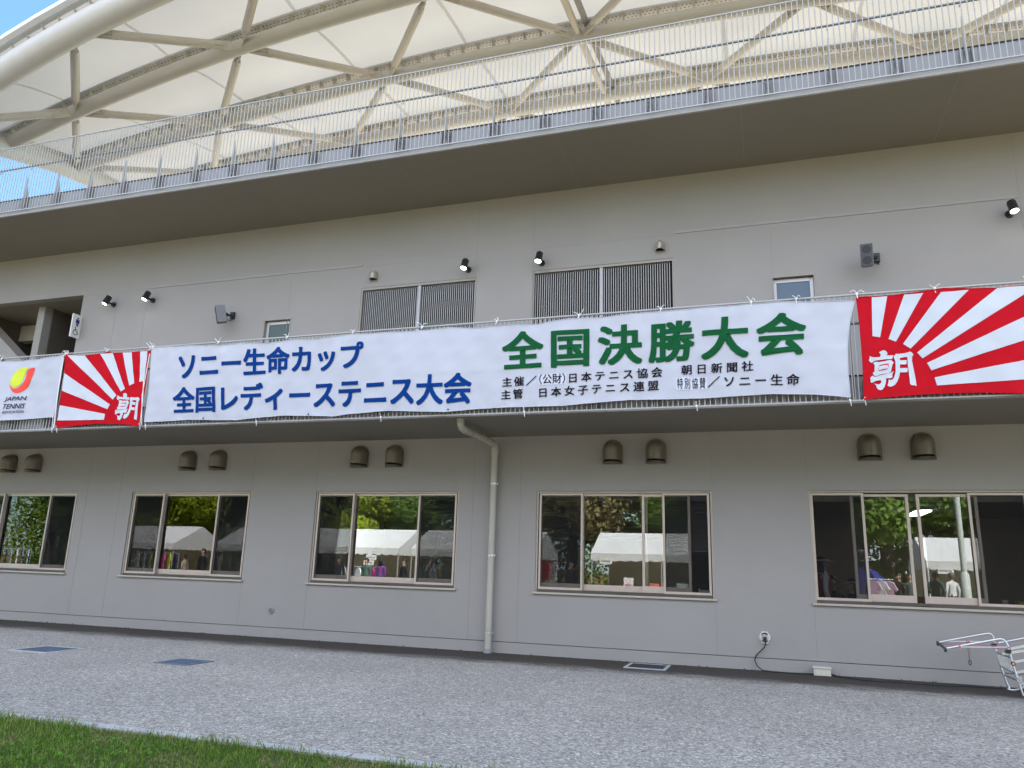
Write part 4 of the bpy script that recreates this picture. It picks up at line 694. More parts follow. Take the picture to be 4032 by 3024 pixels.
# toilet sign
t=thing('toilet_sign','white projecting toilet sign with blue man and wheelchair symbols at the passage corner','sign',(-15.04,0,6.6))
b=MB(); b.box(-15.075,-15.04,-.255,-.004,6.305,6.862); b.build('board',mat('sign_white',(.72,.73,.70),.4),t,bevel=.003)
def sp_(y,z): return (-15.038,y,z)
b=MB(); b.cyl((-15.0395,-.118,6.77),(-15.0372,-.118,6.77),.022,14)
b.prism([sp_(-.165,6.742),sp_(-.07,6.742),sp_(-.068,6.655),sp_(-.085,6.655),sp_(-.087,6.715),sp_(-.088,6.58),sp_(-.112,6.58),sp_(-.115,6.66),sp_(-.12,6.66),sp_(-.123,6.58),sp_(-.147,6.58),sp_(-.148,6.715),sp_(-.15,6.655),sp_(-.167,6.655)],(-.0015,0,0),(.0008,0,0)); b.build('man_symbol',mat('symbol_blue',(.01,.012,.16),.5),t)
b=MB(); b.cyl((-15.0395,-.147,6.545),(-15.0372,-.147,6.545),.015,12)
b.tube([sp_(-.147,6.527),sp_(-.145,6.465),sp_(-.095,6.465),sp_(-.078,6.405),sp_(-.055,6.408)],.009,6); b.tube([sp_(-.146,6.495),sp_(-.105,6.495)],.006,6)
b.tube([sp_(-.135+.062*math.cos(a),6.43+.062*math.sin(a)) for a in [2.0+k*(4.0/14) for k in range(15)]],.008,6); b.build('wheelchair_symbol',mat('symbol_black',(.015,.02,.02),.5),t)
# downpipe
t=thing('downpipe','cream rain downpipe with an elbow under the balcony, running down to the pavement','downpipe',(-4.6,-.12,0))
b=MB(); r=.058; b.tube([(-4.6,-.12,.06),(-4.6,-.12,3.50),(-4.601,-.135,3.555),(-4.603,-.175,3.585),(-4.606,-.22,3.59),(-4.635,-1.60,3.595),(-4.636,-1.66,3.605),(-4.637,-1.70,3.64),(-4.637,-1.72,3.68),(-4.637,-1.72,3.737)],r,18); b.build('pipe',PIPE,t)
b=MB()
for z0,z1 in ((3.40,3.52),(3.665,3.737)): b.cyl((-4.6 if z0<3.6 else -4.637,-.12 if z0<3.6 else -1.72,z0),(-4.6 if z0<3.6 else -4.637,-.12 if z0<3.6 else -1.72,z1),r+.008,18)
b.cyl((-4.634,-1.56,3.594),(-4.632,-1.44,3.594),r+.007,18); b.cyl((-4.609,-.36,3.59),(-4.607,-.24,3.59),r+.007,18); b.build('coupling',PIPE,t)
for z in (2.87,1.62,.33):
    b=MB(); b.cyl((-4.6,-.12,z-.014),(-4.6,-.12,z+.014),r+.004,18); b.box(-4.61,-4.59,-.065,-.001,z-.012,z+.012); b.box(-4.535,-4.515,-.15,-.09,z-.014,z+.014); b.build('clamp',STEEL,t)
for y in (-1.28,-.62):
    b=MB(); b.cyl((-4.63,y,3.65),(-4.63,y,3.737),.006,8); b.cyl((-4.63,y-.012,3.595),(-4.63,y+.012,3.595),r+.005,16); b.build('hanger',RAILD,t)
b=MB(); b.cyl((-4.6,-.12,0.001),(-4.6,-.12,.075),r+.016,18); b.build('shoe',mat('shoe_grey',(.30,.30,.30),.8),t)
# pipe end cover, power outlet, junction box and cable
t=thing('pipe_cover','round metal pipe cover low on the wall left of the third window','pipe cover',(-9.06,0,.495)); b=MB(); b.cyl((-9.06,0,.495),(-9.06,-.025,.495),.066,24,.060); b.build('ring',SH,t); b=MB(); b.cyl((-9.06,-.022,.495),(-9.06,-.032,.495),.046,20); b.build('cap',mat('cap_olive',(.20,.21,.18),.5,metal=.4,var=.15,vscale=30),t)
t=thing('power_outlet','round white weatherproof outlet with a black plug low on the wall','power outlet',(-.10,0,.49)); b=MB(); b.cyl((-.10,0,.49),(-.10,-.03,.49),.085,24,.074); b.box(-.15,-.05,-.03,-.0,.40,.575); b.build('cover',WPLAS,t,bevel=.004)
b=MB(); b.cyl((-.10,-.028,.49),(-.10,-.040,.49),.056,20); b.build('lid',STEEL,t); b=MB(); b.box(-.125,-.075,-.075,-.03,.445,.50); b.build('plug',BLACK,t,bevel=.006)
wire=[(-.098,-.06,.45),(-.09,-.055,.41),(-.11,-.04,.35),(-.17,-.035,.29),(-.24,-.035,.22),(-.262,-.04,.15),(-.23,-.05,.07),(-.16,-.08,.015),(-.02,-.12,.010),(.25,-.15,.010),(.575,-.16,.02)]
b=MB(); b.tube(wire,.0085,7); o=b.build('power_cable',BLACK); setp(o,'thin black cable hanging from the wall outlet to the junction box','cable')
t=thing('junction_box','cream plastic junction box lying on the pavement at the wall foot','junction box',(.69,-.13,0)); b=MB(); b.box(.572,.81,-.19,-.06,.002,.10); b.build('base',WPLAS if False else mat('box_cream',(.58,.56,.46),.45,var=.05,vscale=12),t,bevel=.006); b=MB(); b.box(.562,.82,-.20,-.05,.1005,.128); b.build('lid',mat('box_cream',(.58,.56,.46)),t,bevel=.006)
b=MB(); b.tube([(.815,-.13,.03),(.86,-.16,.012),(1.0,-.27,.010),(1.2,-.40,.010),(1.45,-.42,.010),(1.75,-.40,.010),(2.2,-.40,.010),(2.6,-.33,.010),(3.0,-.25,.010)],.0105,7); b.tube([(.815,-.11,.03),(.9,-.15,.010),(1.05,-.24,.012),(1.25,-.36,.010)],.008,6); o=b.build('extension_cable',BLACK); setp(o,'black extension cable running right from the junction box along the wall foot','cable')
# drain grates
def grate(label,x0,x1,y0,y1,frame,col,n,axis):
    t=thing('drain_grate',label,'drain grate',((x0+x1)/2,(y0+y1)/2,0),'steel drain grates in the pavement')
    w=.045; b=MB(); b.box(x0,x0+w,y0,y1,.0,.012); b.box(x1-w,x1,y0,y1,.0,.012); b.box(x0+w,x1-w,y0,y0+w,.0,.012); b.box(x0+w,x1-w,y1-w,y1,.0,.012); b.build('frame',frame,t)
    b=MB(); b.box(x0+w,x1-w,y0+w,y1-w,.0005,.004); b.build('pit',mat('pit_dark',(.03,.04,.055),.8),t)
    b=MB()
    for k in range(n):
        if axis=='x': q=x0+w+(x1-x0-2*w)*(k+.5)/n; b.box(q-.006,q+.006,y0+w,y1-w,.004,.011)
        else: q=y0+w+(y1-y0-2*w)*(k+.5)/n; b.box(x0+w,x1-w,q-.006,q+.006,.004,.011)
    b.build('bars',col,t)
GB=mat('grate_blue',(.11,.155,.22),.45,metal=.3,var=.1,vscale=10); GF=mat('grate_frame',(.42,.43,.43),.6,var=.1,vscale=10)
grate('large blue grey drain grate with a pale frame at the far left',-10.76,-10.02,-4.0,-3.30,GF,GB,26,'y')
grate('smaller square blue drain grate without pale frame, left of the downpipe',-8.03,-7.48,-4.05,-3.5,mat('grate_rim',(.15,.19,.25),.5,metal=.3),GB,20,'y')
grate('dark drain grate in a concrete frame close to the wall below the fourth window',-2.15,-1.52,-.87,-.19,GF,mat('grate_dark',(.06,.065,.075),.5,metal=.5),12,'x')

# ------------------------------------------------------------------ folding cart at the right edge
CD=DATA['CART']
def soft(P,n=2):
    P=[tuple(p) for p in P]
    for _ in range(n):
        Q=[P[0]]
        for i in range(len(P)-1):
            a,c=P[i],P[i+1]; Q+=[tuple(a[k]*.75+c[k]*.25 for k in range(3)),tuple(a[k]*.25+c[k]*.75 for k in range(3))]
        Q.append(P[-1]); P=Q
    return P
t=thing('folding_cart','folded aluminium hand cart standing by the wall at the right edge','cart',(3.05,-.73,0))
r=.0135
for k in ('far_handle','near_handle'):
    b=MB(); b.tube(soft(CD[k]),r,10); b.build('handle_tube',ALU,t)
hf,hn=Vector(CD['far_handle'][0]),Vector(CD['near_handle'][0]); md=(hf+hn)/2; d=(hn-hf).normalized()
b=MB(); b.tube([hf,hn],.011,10); b.build('handle_bar',ALU,t)
for a,c in ((hf-d*.01,md-d*.03),(md+d*.03,hn+d*.02)):
    g=MB(); g.tube([a,c],.019,12); g.build('grip',mat('grip_grey',(.10,.10,.105),.7),t)
for q in (hf,hn):
    g=MB(); g.obox(q+Vector((0,0,-.012)),(.016,0,0),(0,.02,0),(0,0,.028)); g.build('grip_end',BLACK,t,bevel=.004)
for k in ('far_low','near_low'):
    b=MB(); b.tube(CD[k],.0075,8); b.build('lower_tube',ALU,t)
F=CD['far_leg']; yb=F[0][1]
loop=soft([tuple(q) for q in F[:-1]]+[(3.0,yb-.02,.02),(3.08,yb-.05,.013),(3.19,yb-.08,.06),(3.24,yb-.09,.16),(3.26,yb-.1,.3)]); b=MB(); b.tube(loop,r,10); b.build('leg',ALU,t)
N_=[tuple(q) for q in CD['near_leg'][:-1]]+[(3.035,-1.05,.02),(3.09,-1.05,.013),(3.2,-1.05,.05),(3.28,-1.05,.3)]
b=MB(); b.tube(soft(N_),r,10); b.build('leg',ALU,t)
for a,c in CD['bars_far']: 
    b=MB(); dv=(Vector(c)-Vector(a)); b.tube([a,Vector(c)+dv*.8],r,10); b.build('rail_bar',ALU,t)
for a,c in CD['bars_near']:
    b=MB(); dv=(Vector(c)-Vector(a)).normalized(); b.bar(a,Vector(a)+dv*.62,.014,.03); b.build('rail_bar',ALU,t)
for a,c in CD['cross']: b=MB(); b.bar(a,c,.012,.022); b.build('cross_bar',mat('cart_grey',(.36,.37,.38),.4,metal=.6),t)
a0,a1=map(Vector,CD['cross'][0]); c0,c1=map(Vector,CD['cross'][1])
for k in range(5):
    u=(k+.7)/5.6; b=MB(); b.bar(a0.lerp(a1,u),c0.lerp(c1,u),.03,.008,(0,1,0)); b.build('slat',ALU,t)
for q in (CD['far_handle'][-1],CD['near_handle'][-1]):
    b=MB(); q=Vector(q)+Vector((-.01,0,-.02)); b.obox(q,(.028,0,0),(0,.026,0),(0,0,.024)); b.cyl(q+Vector((-.02,-.03,.0)),q+Vector((-.05,-.03,0)),.013,10); b.build('clamp_knob',BLACK,t,bevel=.005)
q=Vector(CD['near_leg'][2])+Vector((0,-.015,0)); b=MB(); b.cyl(q,q+Vector((0,-.02,0)),.027,16); b.build('hinge_knob',BLACK,t); b=MB(); b.cyl(q+Vector((0,-.0205,0)),q+Vector((0,-.022,0)),.015,14); b.build('knob_cap',mat('cap_orange',(.75,.33,.14),.5),t)
q=Vector(CD['near_leg'][4]); b=MB(); b.obox(q+Vector((.012,-.012,0)),(.032,0,0),(0,.006,0),(0,0,.04)); b.build('hinge_plate',STEEL,t,bevel=.003)
PK=mat('pink_cord',(.62,.22,.27),.8); b=MB()
def L3(a,c,u): return Vector(a).lerp(Vector(c),u)
fh,nh=CD['far_handle'],CD['near_handle']; fl,nl=CD['far_low'],CD['near_low']
b.tube([hf+Vector((.03,0,-.01)),L3(fl[0],nl[2],.55),Vector(nl[2])+Vector((-.02,0,0))],.005,6); b.tube([hf+Vector((.05,0,-.015)),Vector(nl[1])+Vector((.1,.1,0)),Vector(nh[-1])],.004,6); b.tube([Vector(fl[2]),L3(fl[2],nl[2],.5)+Vector((-.08,0,.01)),Vector(nl[2])],.004,6); b.tube([Vector(fl[1])+Vector((-.1,0,.03)),Vector(fl[1])+Vector((-.07,0,-.02)),Vector(nl[1])+Vector((-.2,0,.02))],.004,6)
for q in (nh[1],nl[2],fl[1]): q=Vector(q); b.tube([q+Vector((-.012,0,0)),q+Vector((.012,0,0))],.017,8); b.tube([q,q+Vector((.01,-.02,-.04))],.004,5)
b.build('pink_cord',PK,t)
b=MB(); x,y,z=2.523,-.75,.616; b.bar((x-.012,y,z+.03),(x-.002,y,z-.22),.012,.004,(0,1,0)); b.bar((x+.012,y-.01,z-.02),(x+.003,y-.01,z-.22),.012,.004,(0,1,0)); b.build('strap',mat('strap_khaki',(.27,.22,.15),.9),t)
b=MB(); b.tube([(x+.002+.014*math.cos(a),y,z-.255+.032*math.sin(a)) for a in [k*math.pi/6 for k in range(12)]],.006,6,closed=True); b.build('hook',BLACK,t)
# ------------------------------------------------------------------ roof canopy over the stand
CX=-3.75
def quart(P):
    t=np.array([p[0]-CX for p in P]); z=np.array([p[1] for p in P]); A=np.stack([np.ones_like(t),t**2,t**4],1); return np.linalg.lstsq(A,z,rcond=None)[0]
CH=[(-2.6,quart([(-15.64,11.67),(-14.56,12.03),(-13.51,12.40),(-12.47,12.68),(-11.67,12.87),(-7.2,13.40),(-3.75,13.55)]),.28),
    (-.3,quart([(-18.23,11.73),(-17.22,12.01),(-15.96,12.3),(-14.73,12.58),(-13.53,12.79),(-10.68,13.29),(-8.59,13.45),(-7.22,13.52),(-3.75,13.58)]),.175),
    (2.5,quart([(-19.45,12.7),(-17.57,12.96),(-15.54,13.21),(-12.73,13.5),(-10.25,13.68),(-6.31,13.92),(-3.74,13.97)]),.175),
    (5.6,quart([(-20.5,13.45),(-17,13.85),(-11.58,14.24),(-7.97,14.34),(-5.13,14.40),(-3.75,14.41)]),.175),
    (8.7,quart([(-21.6,13.85),(-17,14.2),(-11.58,14.54),(-7.97,14.64),(-3.75,14.70)]),.175)]
def zc(i,x): q=CH[i][1]; t=x-CX; return float(q[0]+q[1]*t*t+q[2]*t**4)
def xend(y): return -18.39-.357*(y+.3)
ROOF=thing('roof_canopy','white membrane canopy on curved steel tubes arching over the top terrace','roof canopy',(CX,2,12))
H=[.40,.32,.32,.32,.32]
for i,(y,q,r) in enumerate(CH):
    x0=xend(y); x1=2*CX-x0; n=64
    b=MB(); b.tube([(x0+(x1-x0)*k/n,y,zc(i,x0+(x1-x0)*k/n)) for k in range(n+1)],r,20); b.build('arch_tube',TUBE,ROOF)
    # clamp plate carried on fins, with bolt rows
    b=MB(); h=H[i]; w=.135 if i else .05; y0=y-(.20 if i==0 else 0)
    for k in range(n):
        xa,xb=x0+(x1-x0)*k/n,x0+(x1-x0)*(k+1)/n; za,zb=zc(i,xa)+h,zc(i,xb)+h
        for a_,c_,zz,tk in ((y0-w,y0+w,0,.012),(y0-w-.016,y0-w-.0005,-.005,.055)):
            vs=[(xa,a_,za+zz),(xa,c_,za+zz),(xb,c_,zb+zz),(xb,a_,zb+zz)]; vs+= [(p[0],p[1],p[2]+tk) for p in vs]
            b.add(vs,[(0,1,2,3),(7,6,5,4),(0,4,5,1),(1,5,6,2),(2,6,7,3),(3,7,4,0)],False)
    b.cur=1
    x=x0+.3
    while x<min(x1,9):
        if 0<i<4:
            for k in range(7):
                xx=x+.04+.33*(k+.5)/7; yy=y0+(.055 if k%2 else -.045); zz=zc(i,xx)+h-.001
                P=[(xx+.019*math.cos(a),yy+.019*math.sin(a),zz+(zc(i,xx+.02)-zc(i,xx-.02))/.04*.019*math.cos(a)) for a in [j*math.pi/3 for j in range(6)]]
                b.add(P,[(5,4,3,2,1,0)],False)
        x+=.41
    b.build('clamp_strip',[PLATE,BOLT],ROOF)
    b=MB(); x=x0+.3
    while x<min(x1,9):
        if i==1 or (i==0 and x<-9.5): b=MB()
        z=zc(i,x); sl=(zc(i,x+.1)-zc(i,x-.1))/.2
        b.prism([(x,y-.06,z+r*.93),(x,y+.06,z+r*.93),(x,(y0+w*.95) if i else y+.04,z+h-.001),(x,y0-w*.95,z+h-.001)],(-.006,0,0),(.006,0,0)); x+=.41
        if i==1 or (i==0 and x<-9.1): b.build('fin',GUSS,ROOF); b=MB()
    if b.v: b.build('fin_row',GUSS,ROOF,kind='stuff')
# white gutter along the outer edge
b=MB(); y=-2.6; x0=xend(y); x=x0
while x<11:
    xa,xb=x+.006,x+.79; za,zb=zc(0,xa)+.41,zc(0,xb)+.41
    vs=[(xa,-2.99,za),(xa,-2.853,za),(xb,-2.853,zb),(xb,-2.99,zb)]; vs+=[(p[0],p[1],p[2]+.10) for p in vs]
    b.add(vs,[(0,1,2,3),(7,6,5,4),(0,4,5,1),(1,5,6,2),(2,6,7,3),(3,7,4,0)],False); x+=.8
b.build('edge_gutter',mat('gutter_white',(.74,.75,.76),.35,var=.03,vscale=4),ROOF)
# the membrane
ys=[-2.86,-2.6,-2.0,-1.4,-.8,-.3,.3,1.0,1.8,2.5,3.2,4.0,4.8,5.6,6.4,7.2,8.0,8.7,9.6]
def zm(x,y):
    yy=[c[0] for c in CH]; zz=[zc(i,x)+H[i]+.05 for i in range(5)]
    z=float(np.interp(y,yy,zz)) if y<=8.7 else zz[4]+.1*(y-8.7)
    for a,c in zip(yy,yy[1:]):
        if a<y<c: z+=.10*math.sin(math.pi*(y-a)/(c-a))
    return z
b=MB(); n=60; vs=[]
for y in ys:
    x0=xend(y)-.10; x1=2*CX-x0
    vs+=[(x0+(x1-x0)*k/n,y,zm(x0+(x1-x0)*k/n,y)) for k in range(n+1)]
b.add(vs,[(j*(n+1)+k,j*(n+1)+k+1,(j+1)*(n+1)+k+1,(j+1)*(n+1)+k) for j in range(len(ys)-1) for k in range(n)],True)
b.build('membrane',MEMB,ROOF)
for k in range(-4,5):
    x=-3.55+3.1*k-.4*(k<-2); b=MB()
    if k==0: continue
    P=[(x,y,zm(x,y)-.012) for y in ys if xend(y)<x-.1]; w=.045
    b.add([(p[0]-w,p[1],p[2]) for p in P]+[(p[0]+w,p[1],p[2]) for p in P],[(j,j+1,len(P)+j+1,len(P)+j) for j in range(len(P)-1)],True); b.build('membrane_seam',SEAM,ROOF)
# end beam and far end beam
for s in (1,-1):
    b=MB(); P=[]
    for i in range(5):
        y=CH[i][0]; x=xend(y); P.append((x if s>0 else 2*CX-x,y,zc(i,x)))
    P=[(2*P[0][0]-P[1][0],2*P[0][1]-P[1][1],2*P[0][2]-P[1][2])]+P
    b.tube(soft(P,1),.27,18); b.build('end_beam',TUBE,ROOF)
    b=MB()
    for p,q in zip(P[1:],P[2:]): b.bar(Vector(p)+Vector((.0,0,.30)),Vector(q)+Vector((0,0,.30)),.22,.14)
    b.build('edge_clamp',GUSS,ROOF)
# bracing tubes
ND=[[-17.45,-13.66,-8.9,-3.75,1.4,6.16],[-16.1,-11.25,-6.45,-1.05,3.75,8.6],[-19.2,-14.1,-8.86,-3.75,1.40,6.6],[-16.9,-11.8,-6.57,-.95,4.35,9.4],[-19.9,-14.3,-9.15,-3.75,1.65,6.8]]
def brace(i,xa,j,xb,r=.098):
    a=Vector((xa,CH[i][0],zc(i,xa))); c=Vector((xb,CH[j][0],zc(j,xb))); d=(c-a).normalized(); L=(c-a).length
    a2=a+d*(CH[i][2]+.55); c2=c-d*(CH[j][2]+.55)
    b=MB(); b.tube([a2-d*.12,a2,c2,c2+d*.12],[r*.80,r,r,r*.80],14); o=b.build('brace',TUBE,ROOF)
    sd=d.cross(Vector((0,0,1))).normalized(); up=sd.cross(d)
    for q,e in ((a+d*CH[i][2]*.7,a2-d*.02),(c-d*CH[j][2]*.7,c2+d*.02)):
        m_=(q+e)/2; hl=(e-q)/2
        b=MB(); b.obox(m_,hl,sd*.012,up*.115); b.obox(e-hl.normalized()*.14,hl.normalized()*.16,sd*.055,up*.03); b.obox(e-hl.normalized()*.14,hl.normalized()*.16,sd*.03,up*.10); b.build('gusset',GUSS,o)
for i in range(4):
    for xa in ND[i]:
        for xb in ND[i+1]:
            if abs(xa-xb)<4.0 and xb>xend(CH[i+1][0])-.5: brace(i,xa,i+1,xb)
# centre purlin and cable tray
for i in range(4):
    a=Vector((CX,CH[i][0]+.15,zc(i,CX))); c=Vector((CX,CH[i+1][0]-.15,zc(i+1,CX))); b=MB(); b.tube([a,c],.085,12); b.build('purlin',TUBE,ROOF)
    b=MB(); b.bar(a+Vector((.24,0,.10)),c+Vector((.24,0,.10)),.13,.07); b.build('cable_tray',RAILD,ROOF)

# ------------------------------------------------------------------ what the windows mirror: tents, trees, people on the lawn behind the camera
TENT=sheet_mat('tent_sheet',(.80,.82,.84),(.74,.76,.76),.28,.04,.8); TENTB=sheet_mat('tent_back',(.55,.52,.44),(.5,.46,.36),.4,.05,.8); POLE=mat('tent_pole',(.66,.67,.68),.35,metal=.6)
def tent(x0,L,label,back=True):
    yf,yb=-16.4,-20.0; ym=(yf+yb)/2; ze,zr=2.12,2.98; x1=x0+L
    t=thing('event_tent',label,'tent',((x0+x1)/2,ym,0),'white event tents on the lawn mirrored in the windows')
    b=MB(); n=14; sag=lambda u,v:-.05*math.sin(math.pi*u)*math.sin(math.pi*v)
    for ya,yc in ((yf,ym),(yb,ym)):
        vs=[(x0+L*i/n,ya+(yc-ya)*j/6,ze+(zr-ze)*j/6+sag((i%7)/7,j/6)) for j in range(7) for i in range(n+1)]
        b.add(vs,[(j*(n+1)+i,j*(n+1)+i+1,(j+1)*(n+1)+i+1,(j+1)*(n+1)+i) for j in range(6) for i in range(n)],True)
    for x in (x0,x1): b.add([(x,yf,ze),(x,yb,ze),(x,ym,zr)],[(0,1,2)])
    b.build('roof_sheet',TENT,t)
    b=MB()
    def val(p,q,m):
        p,q=Vector(p),Vector(q)
        for k in range(m):
            a,c=p.lerp(q,k/m),p.lerp(q,(k+1)/m); N=[a.lerp(c,j/6)+Vector((0,0,-.24-.06*math.sin(math.pi*j/6))) for j in range(7)]
            b.add([a,c]+N[::-1],[tuple(range(9))])
    val((x0,yf,ze),(x1,yf,ze),14); val((x0,yb,ze),(x1,yb,ze),14); val((x0,yf,ze),(x0,yb,ze),9); val((x1,yf,ze),(x1,yb,ze),9); b.build('valance',TENT,t)
    for x in (x0+.03,(x0+x1)/2,x1-.03):
        for y in (yf-.03,yb+.03): b=MB(); b.cyl((x,y,0),(x,y,ze),.025,8); b.build('leg',POLE,t)
    if back: b=MB(); b.add([(x0+.05,yb+.05,.05),(x1-.05,yb+.05,.05),(x1-.05,yb+.05,ze),(x0+.05,yb+.05,ze)],[(0,1,2,3)]); b.build('back_sheet',TENTB,t)
    return t
tent(-31.7,5.4,'white gabled tent mirrored in the window below the flags'); tent(-24.0,3.6,'narrow white tent, its end half cut off at the right of the second window',False)
tent(-20.1,5.4,'white gabled tent mirrored in the window left of the downpipe'); tent(-14.15,5.4,'white tent of which only the end gable shows beside the downpipe')
tent(-6.5,5.4,'white tent with a beige back sheet mirrored in the window right of the downpipe'); tent(5.1,5.4,'white tent behind the lamp pole mirrored in the far right window')
# notices on the tents
for i,(x,z,lb) in enumerate(((-15.95,1.72,'white notice hanging from the tent left of the downpipe, upper one'),(-16.05,1.50,'white notice hanging from the tent left of the downpipe, lower one'),(-5.9,1.82,'white notice at the corner of the tent right of the downpipe'),(5.65,1.80,'white notice on the tent beside the lamp pole'))):
    b=MB(); b.box(x-.24,x+.24,-16.37,-16.36,z-.10,z+.10); b.cur=1
    for k in range(6): b.box(x-.18+.06*k,x-.14+.06*k,-16.3595,-16.358,z-.03,z+.03)
    o=b.build('notice',[WPLAS,mat('notice_ink',(.12,.12,.18),.7)]); setp(o,lb,'notice')
# lamp pole
t=thing('lamp_pole','pale lamp pole with a thicker foot mirrored in the far right window','lamp pole',(5.68,-13.9,0)); b=MB(); b.tube([(5.68,-13.9,0),(5.68,-13.9,1.66),(5.68,-13.9,1.74)],[.135,.135,.09],16); b.build('foot',mat('pole_pale',(.55,.60,.58),.4,var=.05),t); b=MB(); b.cyl((5.68,-13.9,1.7),(5.68,-13.9,7.5),.085,16); b.build('shaft',mat('pole_pale',(.55,.60,.58)),t)
b=MB(); b.tube([(5.68,-13.9,7.5),(5.68,-14.2,7.75),(5.68,-14.9,7.8)],.05,10); b.box(5.5,5.86,-15.5,-14.8,7.74,7.86); b.build('lantern',POLE,t)
# dome tent
b=MB(); n=20; b.smooth=True; vs=[]
for j in range(8):
    for k in range(n): a=2*math.pi*k/n; e=math.pi/2*j/7.2; vs.append((3.2+1.15*math.cos(a)*math.cos(e),-17.6+1.0*math.sin(a)*math.cos(e),1.9*math.sin(e)))
b.add(vs,[(j*n+k,j*n+(k+1)%n,(j+1)*n+(k+1)%n,(j+1)*n+k) for j in range(7) for k in range(n)],True); 
o=b.build('dome_tent',mat('dome_blue',(.012,.02,.20),.5)); setp(o,'blue dome tent mirrored in the far right window','dome tent')
# garments on racks
GC={'pink':(.62,.42,.58),'teal':(.03,.33,.36),'lime':(.55,.62,.05),'magenta':(.60,.05,.25),'white':(.75,.76,.78),'navy':(.02,.03,.10),'red':(.58,.02,.03),'purple':(.24,.18,.40),'sky':(.30,.45,.60),'black':(.02,.02,.022)}
def rack(x0,y,L,cols,where,zt=1.62):
    t=thing('clothes_rack','steel clothes rack '+where,'clothes rack',(x0+L/2,y,0),'clothes racks by the tents'); 
    for x in (x0,x0+L): b=MB(); b.cyl((x,y,0),(x,y,zt+.05),.015,8); b.bar((x,y-.25,.02),(x,y+.25,.02),.03,.03); b.build('upright',POLE,t)
    b=MB(); b.cyl((x0,y,zt+.04),(x0+L,y,zt+.04),.014,8); b.build('bar',POLE,t)
    for k,c in enumerate(cols):
        x=x0+L*(k+.5)/len(cols); b=MB(); a=R_(38); ca,sa=math.cos(a),math.sin(a)
        prof=[(-.05,0),(-.20,-.06),(-.33,-.30),(-.25,-.36),(-.19,-.22),(-.21,-.68),(.21,-.68),(.19,-.22),(.25,-.36),(.33,-.30),(.20,-.06),(.05,0)]
        b.prism([(x+p*ca,y+p*sa,zt+q) for p,q in prof],(-sa*.025,ca*.025,0),(sa*.025,-ca*.025,0)); b.tube([(x,y,zt-.01),(x,y,zt+.05)],.005,5)
        o=b.build('hanging_shirt',mat('shirt_'+c,GC[c],.9,var=.08,vscale=5)); setp(o,c+' shirt on the rack '+where,'shirt','shirts hanging on the racks')
rack(-36.6,-15.9,2.2,['purple','navy','sky','white','purple','sky'],'mirrored in the leftmost window')
rack(-27.9,-15.9,2.4,['white','sky','lime','teal','magenta','lime','navy'],'mirrored in the window below the flags')
rack(-16.9,-15.6,1.6,['white','navy','white','purple','magenta'],'mirrored in the window left of the downpipe',1.28)
rack(-9.3,-16.0,1.6,['navy','black','red','red','white'],'mirrored beside the downpipe on its right',1.75)
rack(3.15,-15.3,.9,['pink','white','pink','lime'],'mirrored in the far right window',1.42)
# table with goods under the tent right of the downpipe
t=thing('sales_table','long sales table under the tent right of the downpipe','table',(-3.9,-16.6,0)); b=MB(); b.box(-6.0,-1.9,-16.95,-16.35,.70,.73); b.build('table_top',WPLAS,t); 
for x in (-5.9,-2.0):
    for y in (-16.9,-16.4): b=MB(); b.cyl((x,y,0),(x,y,.70),.018,8); b.build('leg',POLE,t)
for i,(x,w,h,c,lb) in enumerate(((-5.05,.36,.5,(.62,.60,.58),'tall pale display board on the sales table'),(-4.0,.5,.32,(.55,.12,.10),'red and white box on the sales table'),(-3.05,.42,.36,(.62,.70,.66),'pale poster on the sales table'),(-2.45,.36,.34,(.05,.10,.50),'blue poster on the sales table'))):
    b=MB(); b.bar((x,-16.5,.731),(x,-16.58,.731+h),.03,w,(1,0,0)) if False else b.prism([(x-w/2,-16.45,.731),(x+w/2,-16.45,.731),(x+w/2,-16.52,.731+h),(x-w/2,-16.52,.731+h)],(0,0,0),(0,-.03,0)); b.cur=1; b.prism([(x-w*.3,-16.452,.80),(x+w*.3,-16.452,.80),(x+w*.3,-16.48,.731+h*.55),(x-w*.3,-16.48,.731+h*.55)],(0,.01,0),(0,.012,0)); o=b.build('display_board',[mat('board_%d'%i,c,.6),mat('board_print_%d'%i,(c[0]*.5+.2,c[1]*.3,c[2]*.5),.6)]); setp(o,lb,'display board')

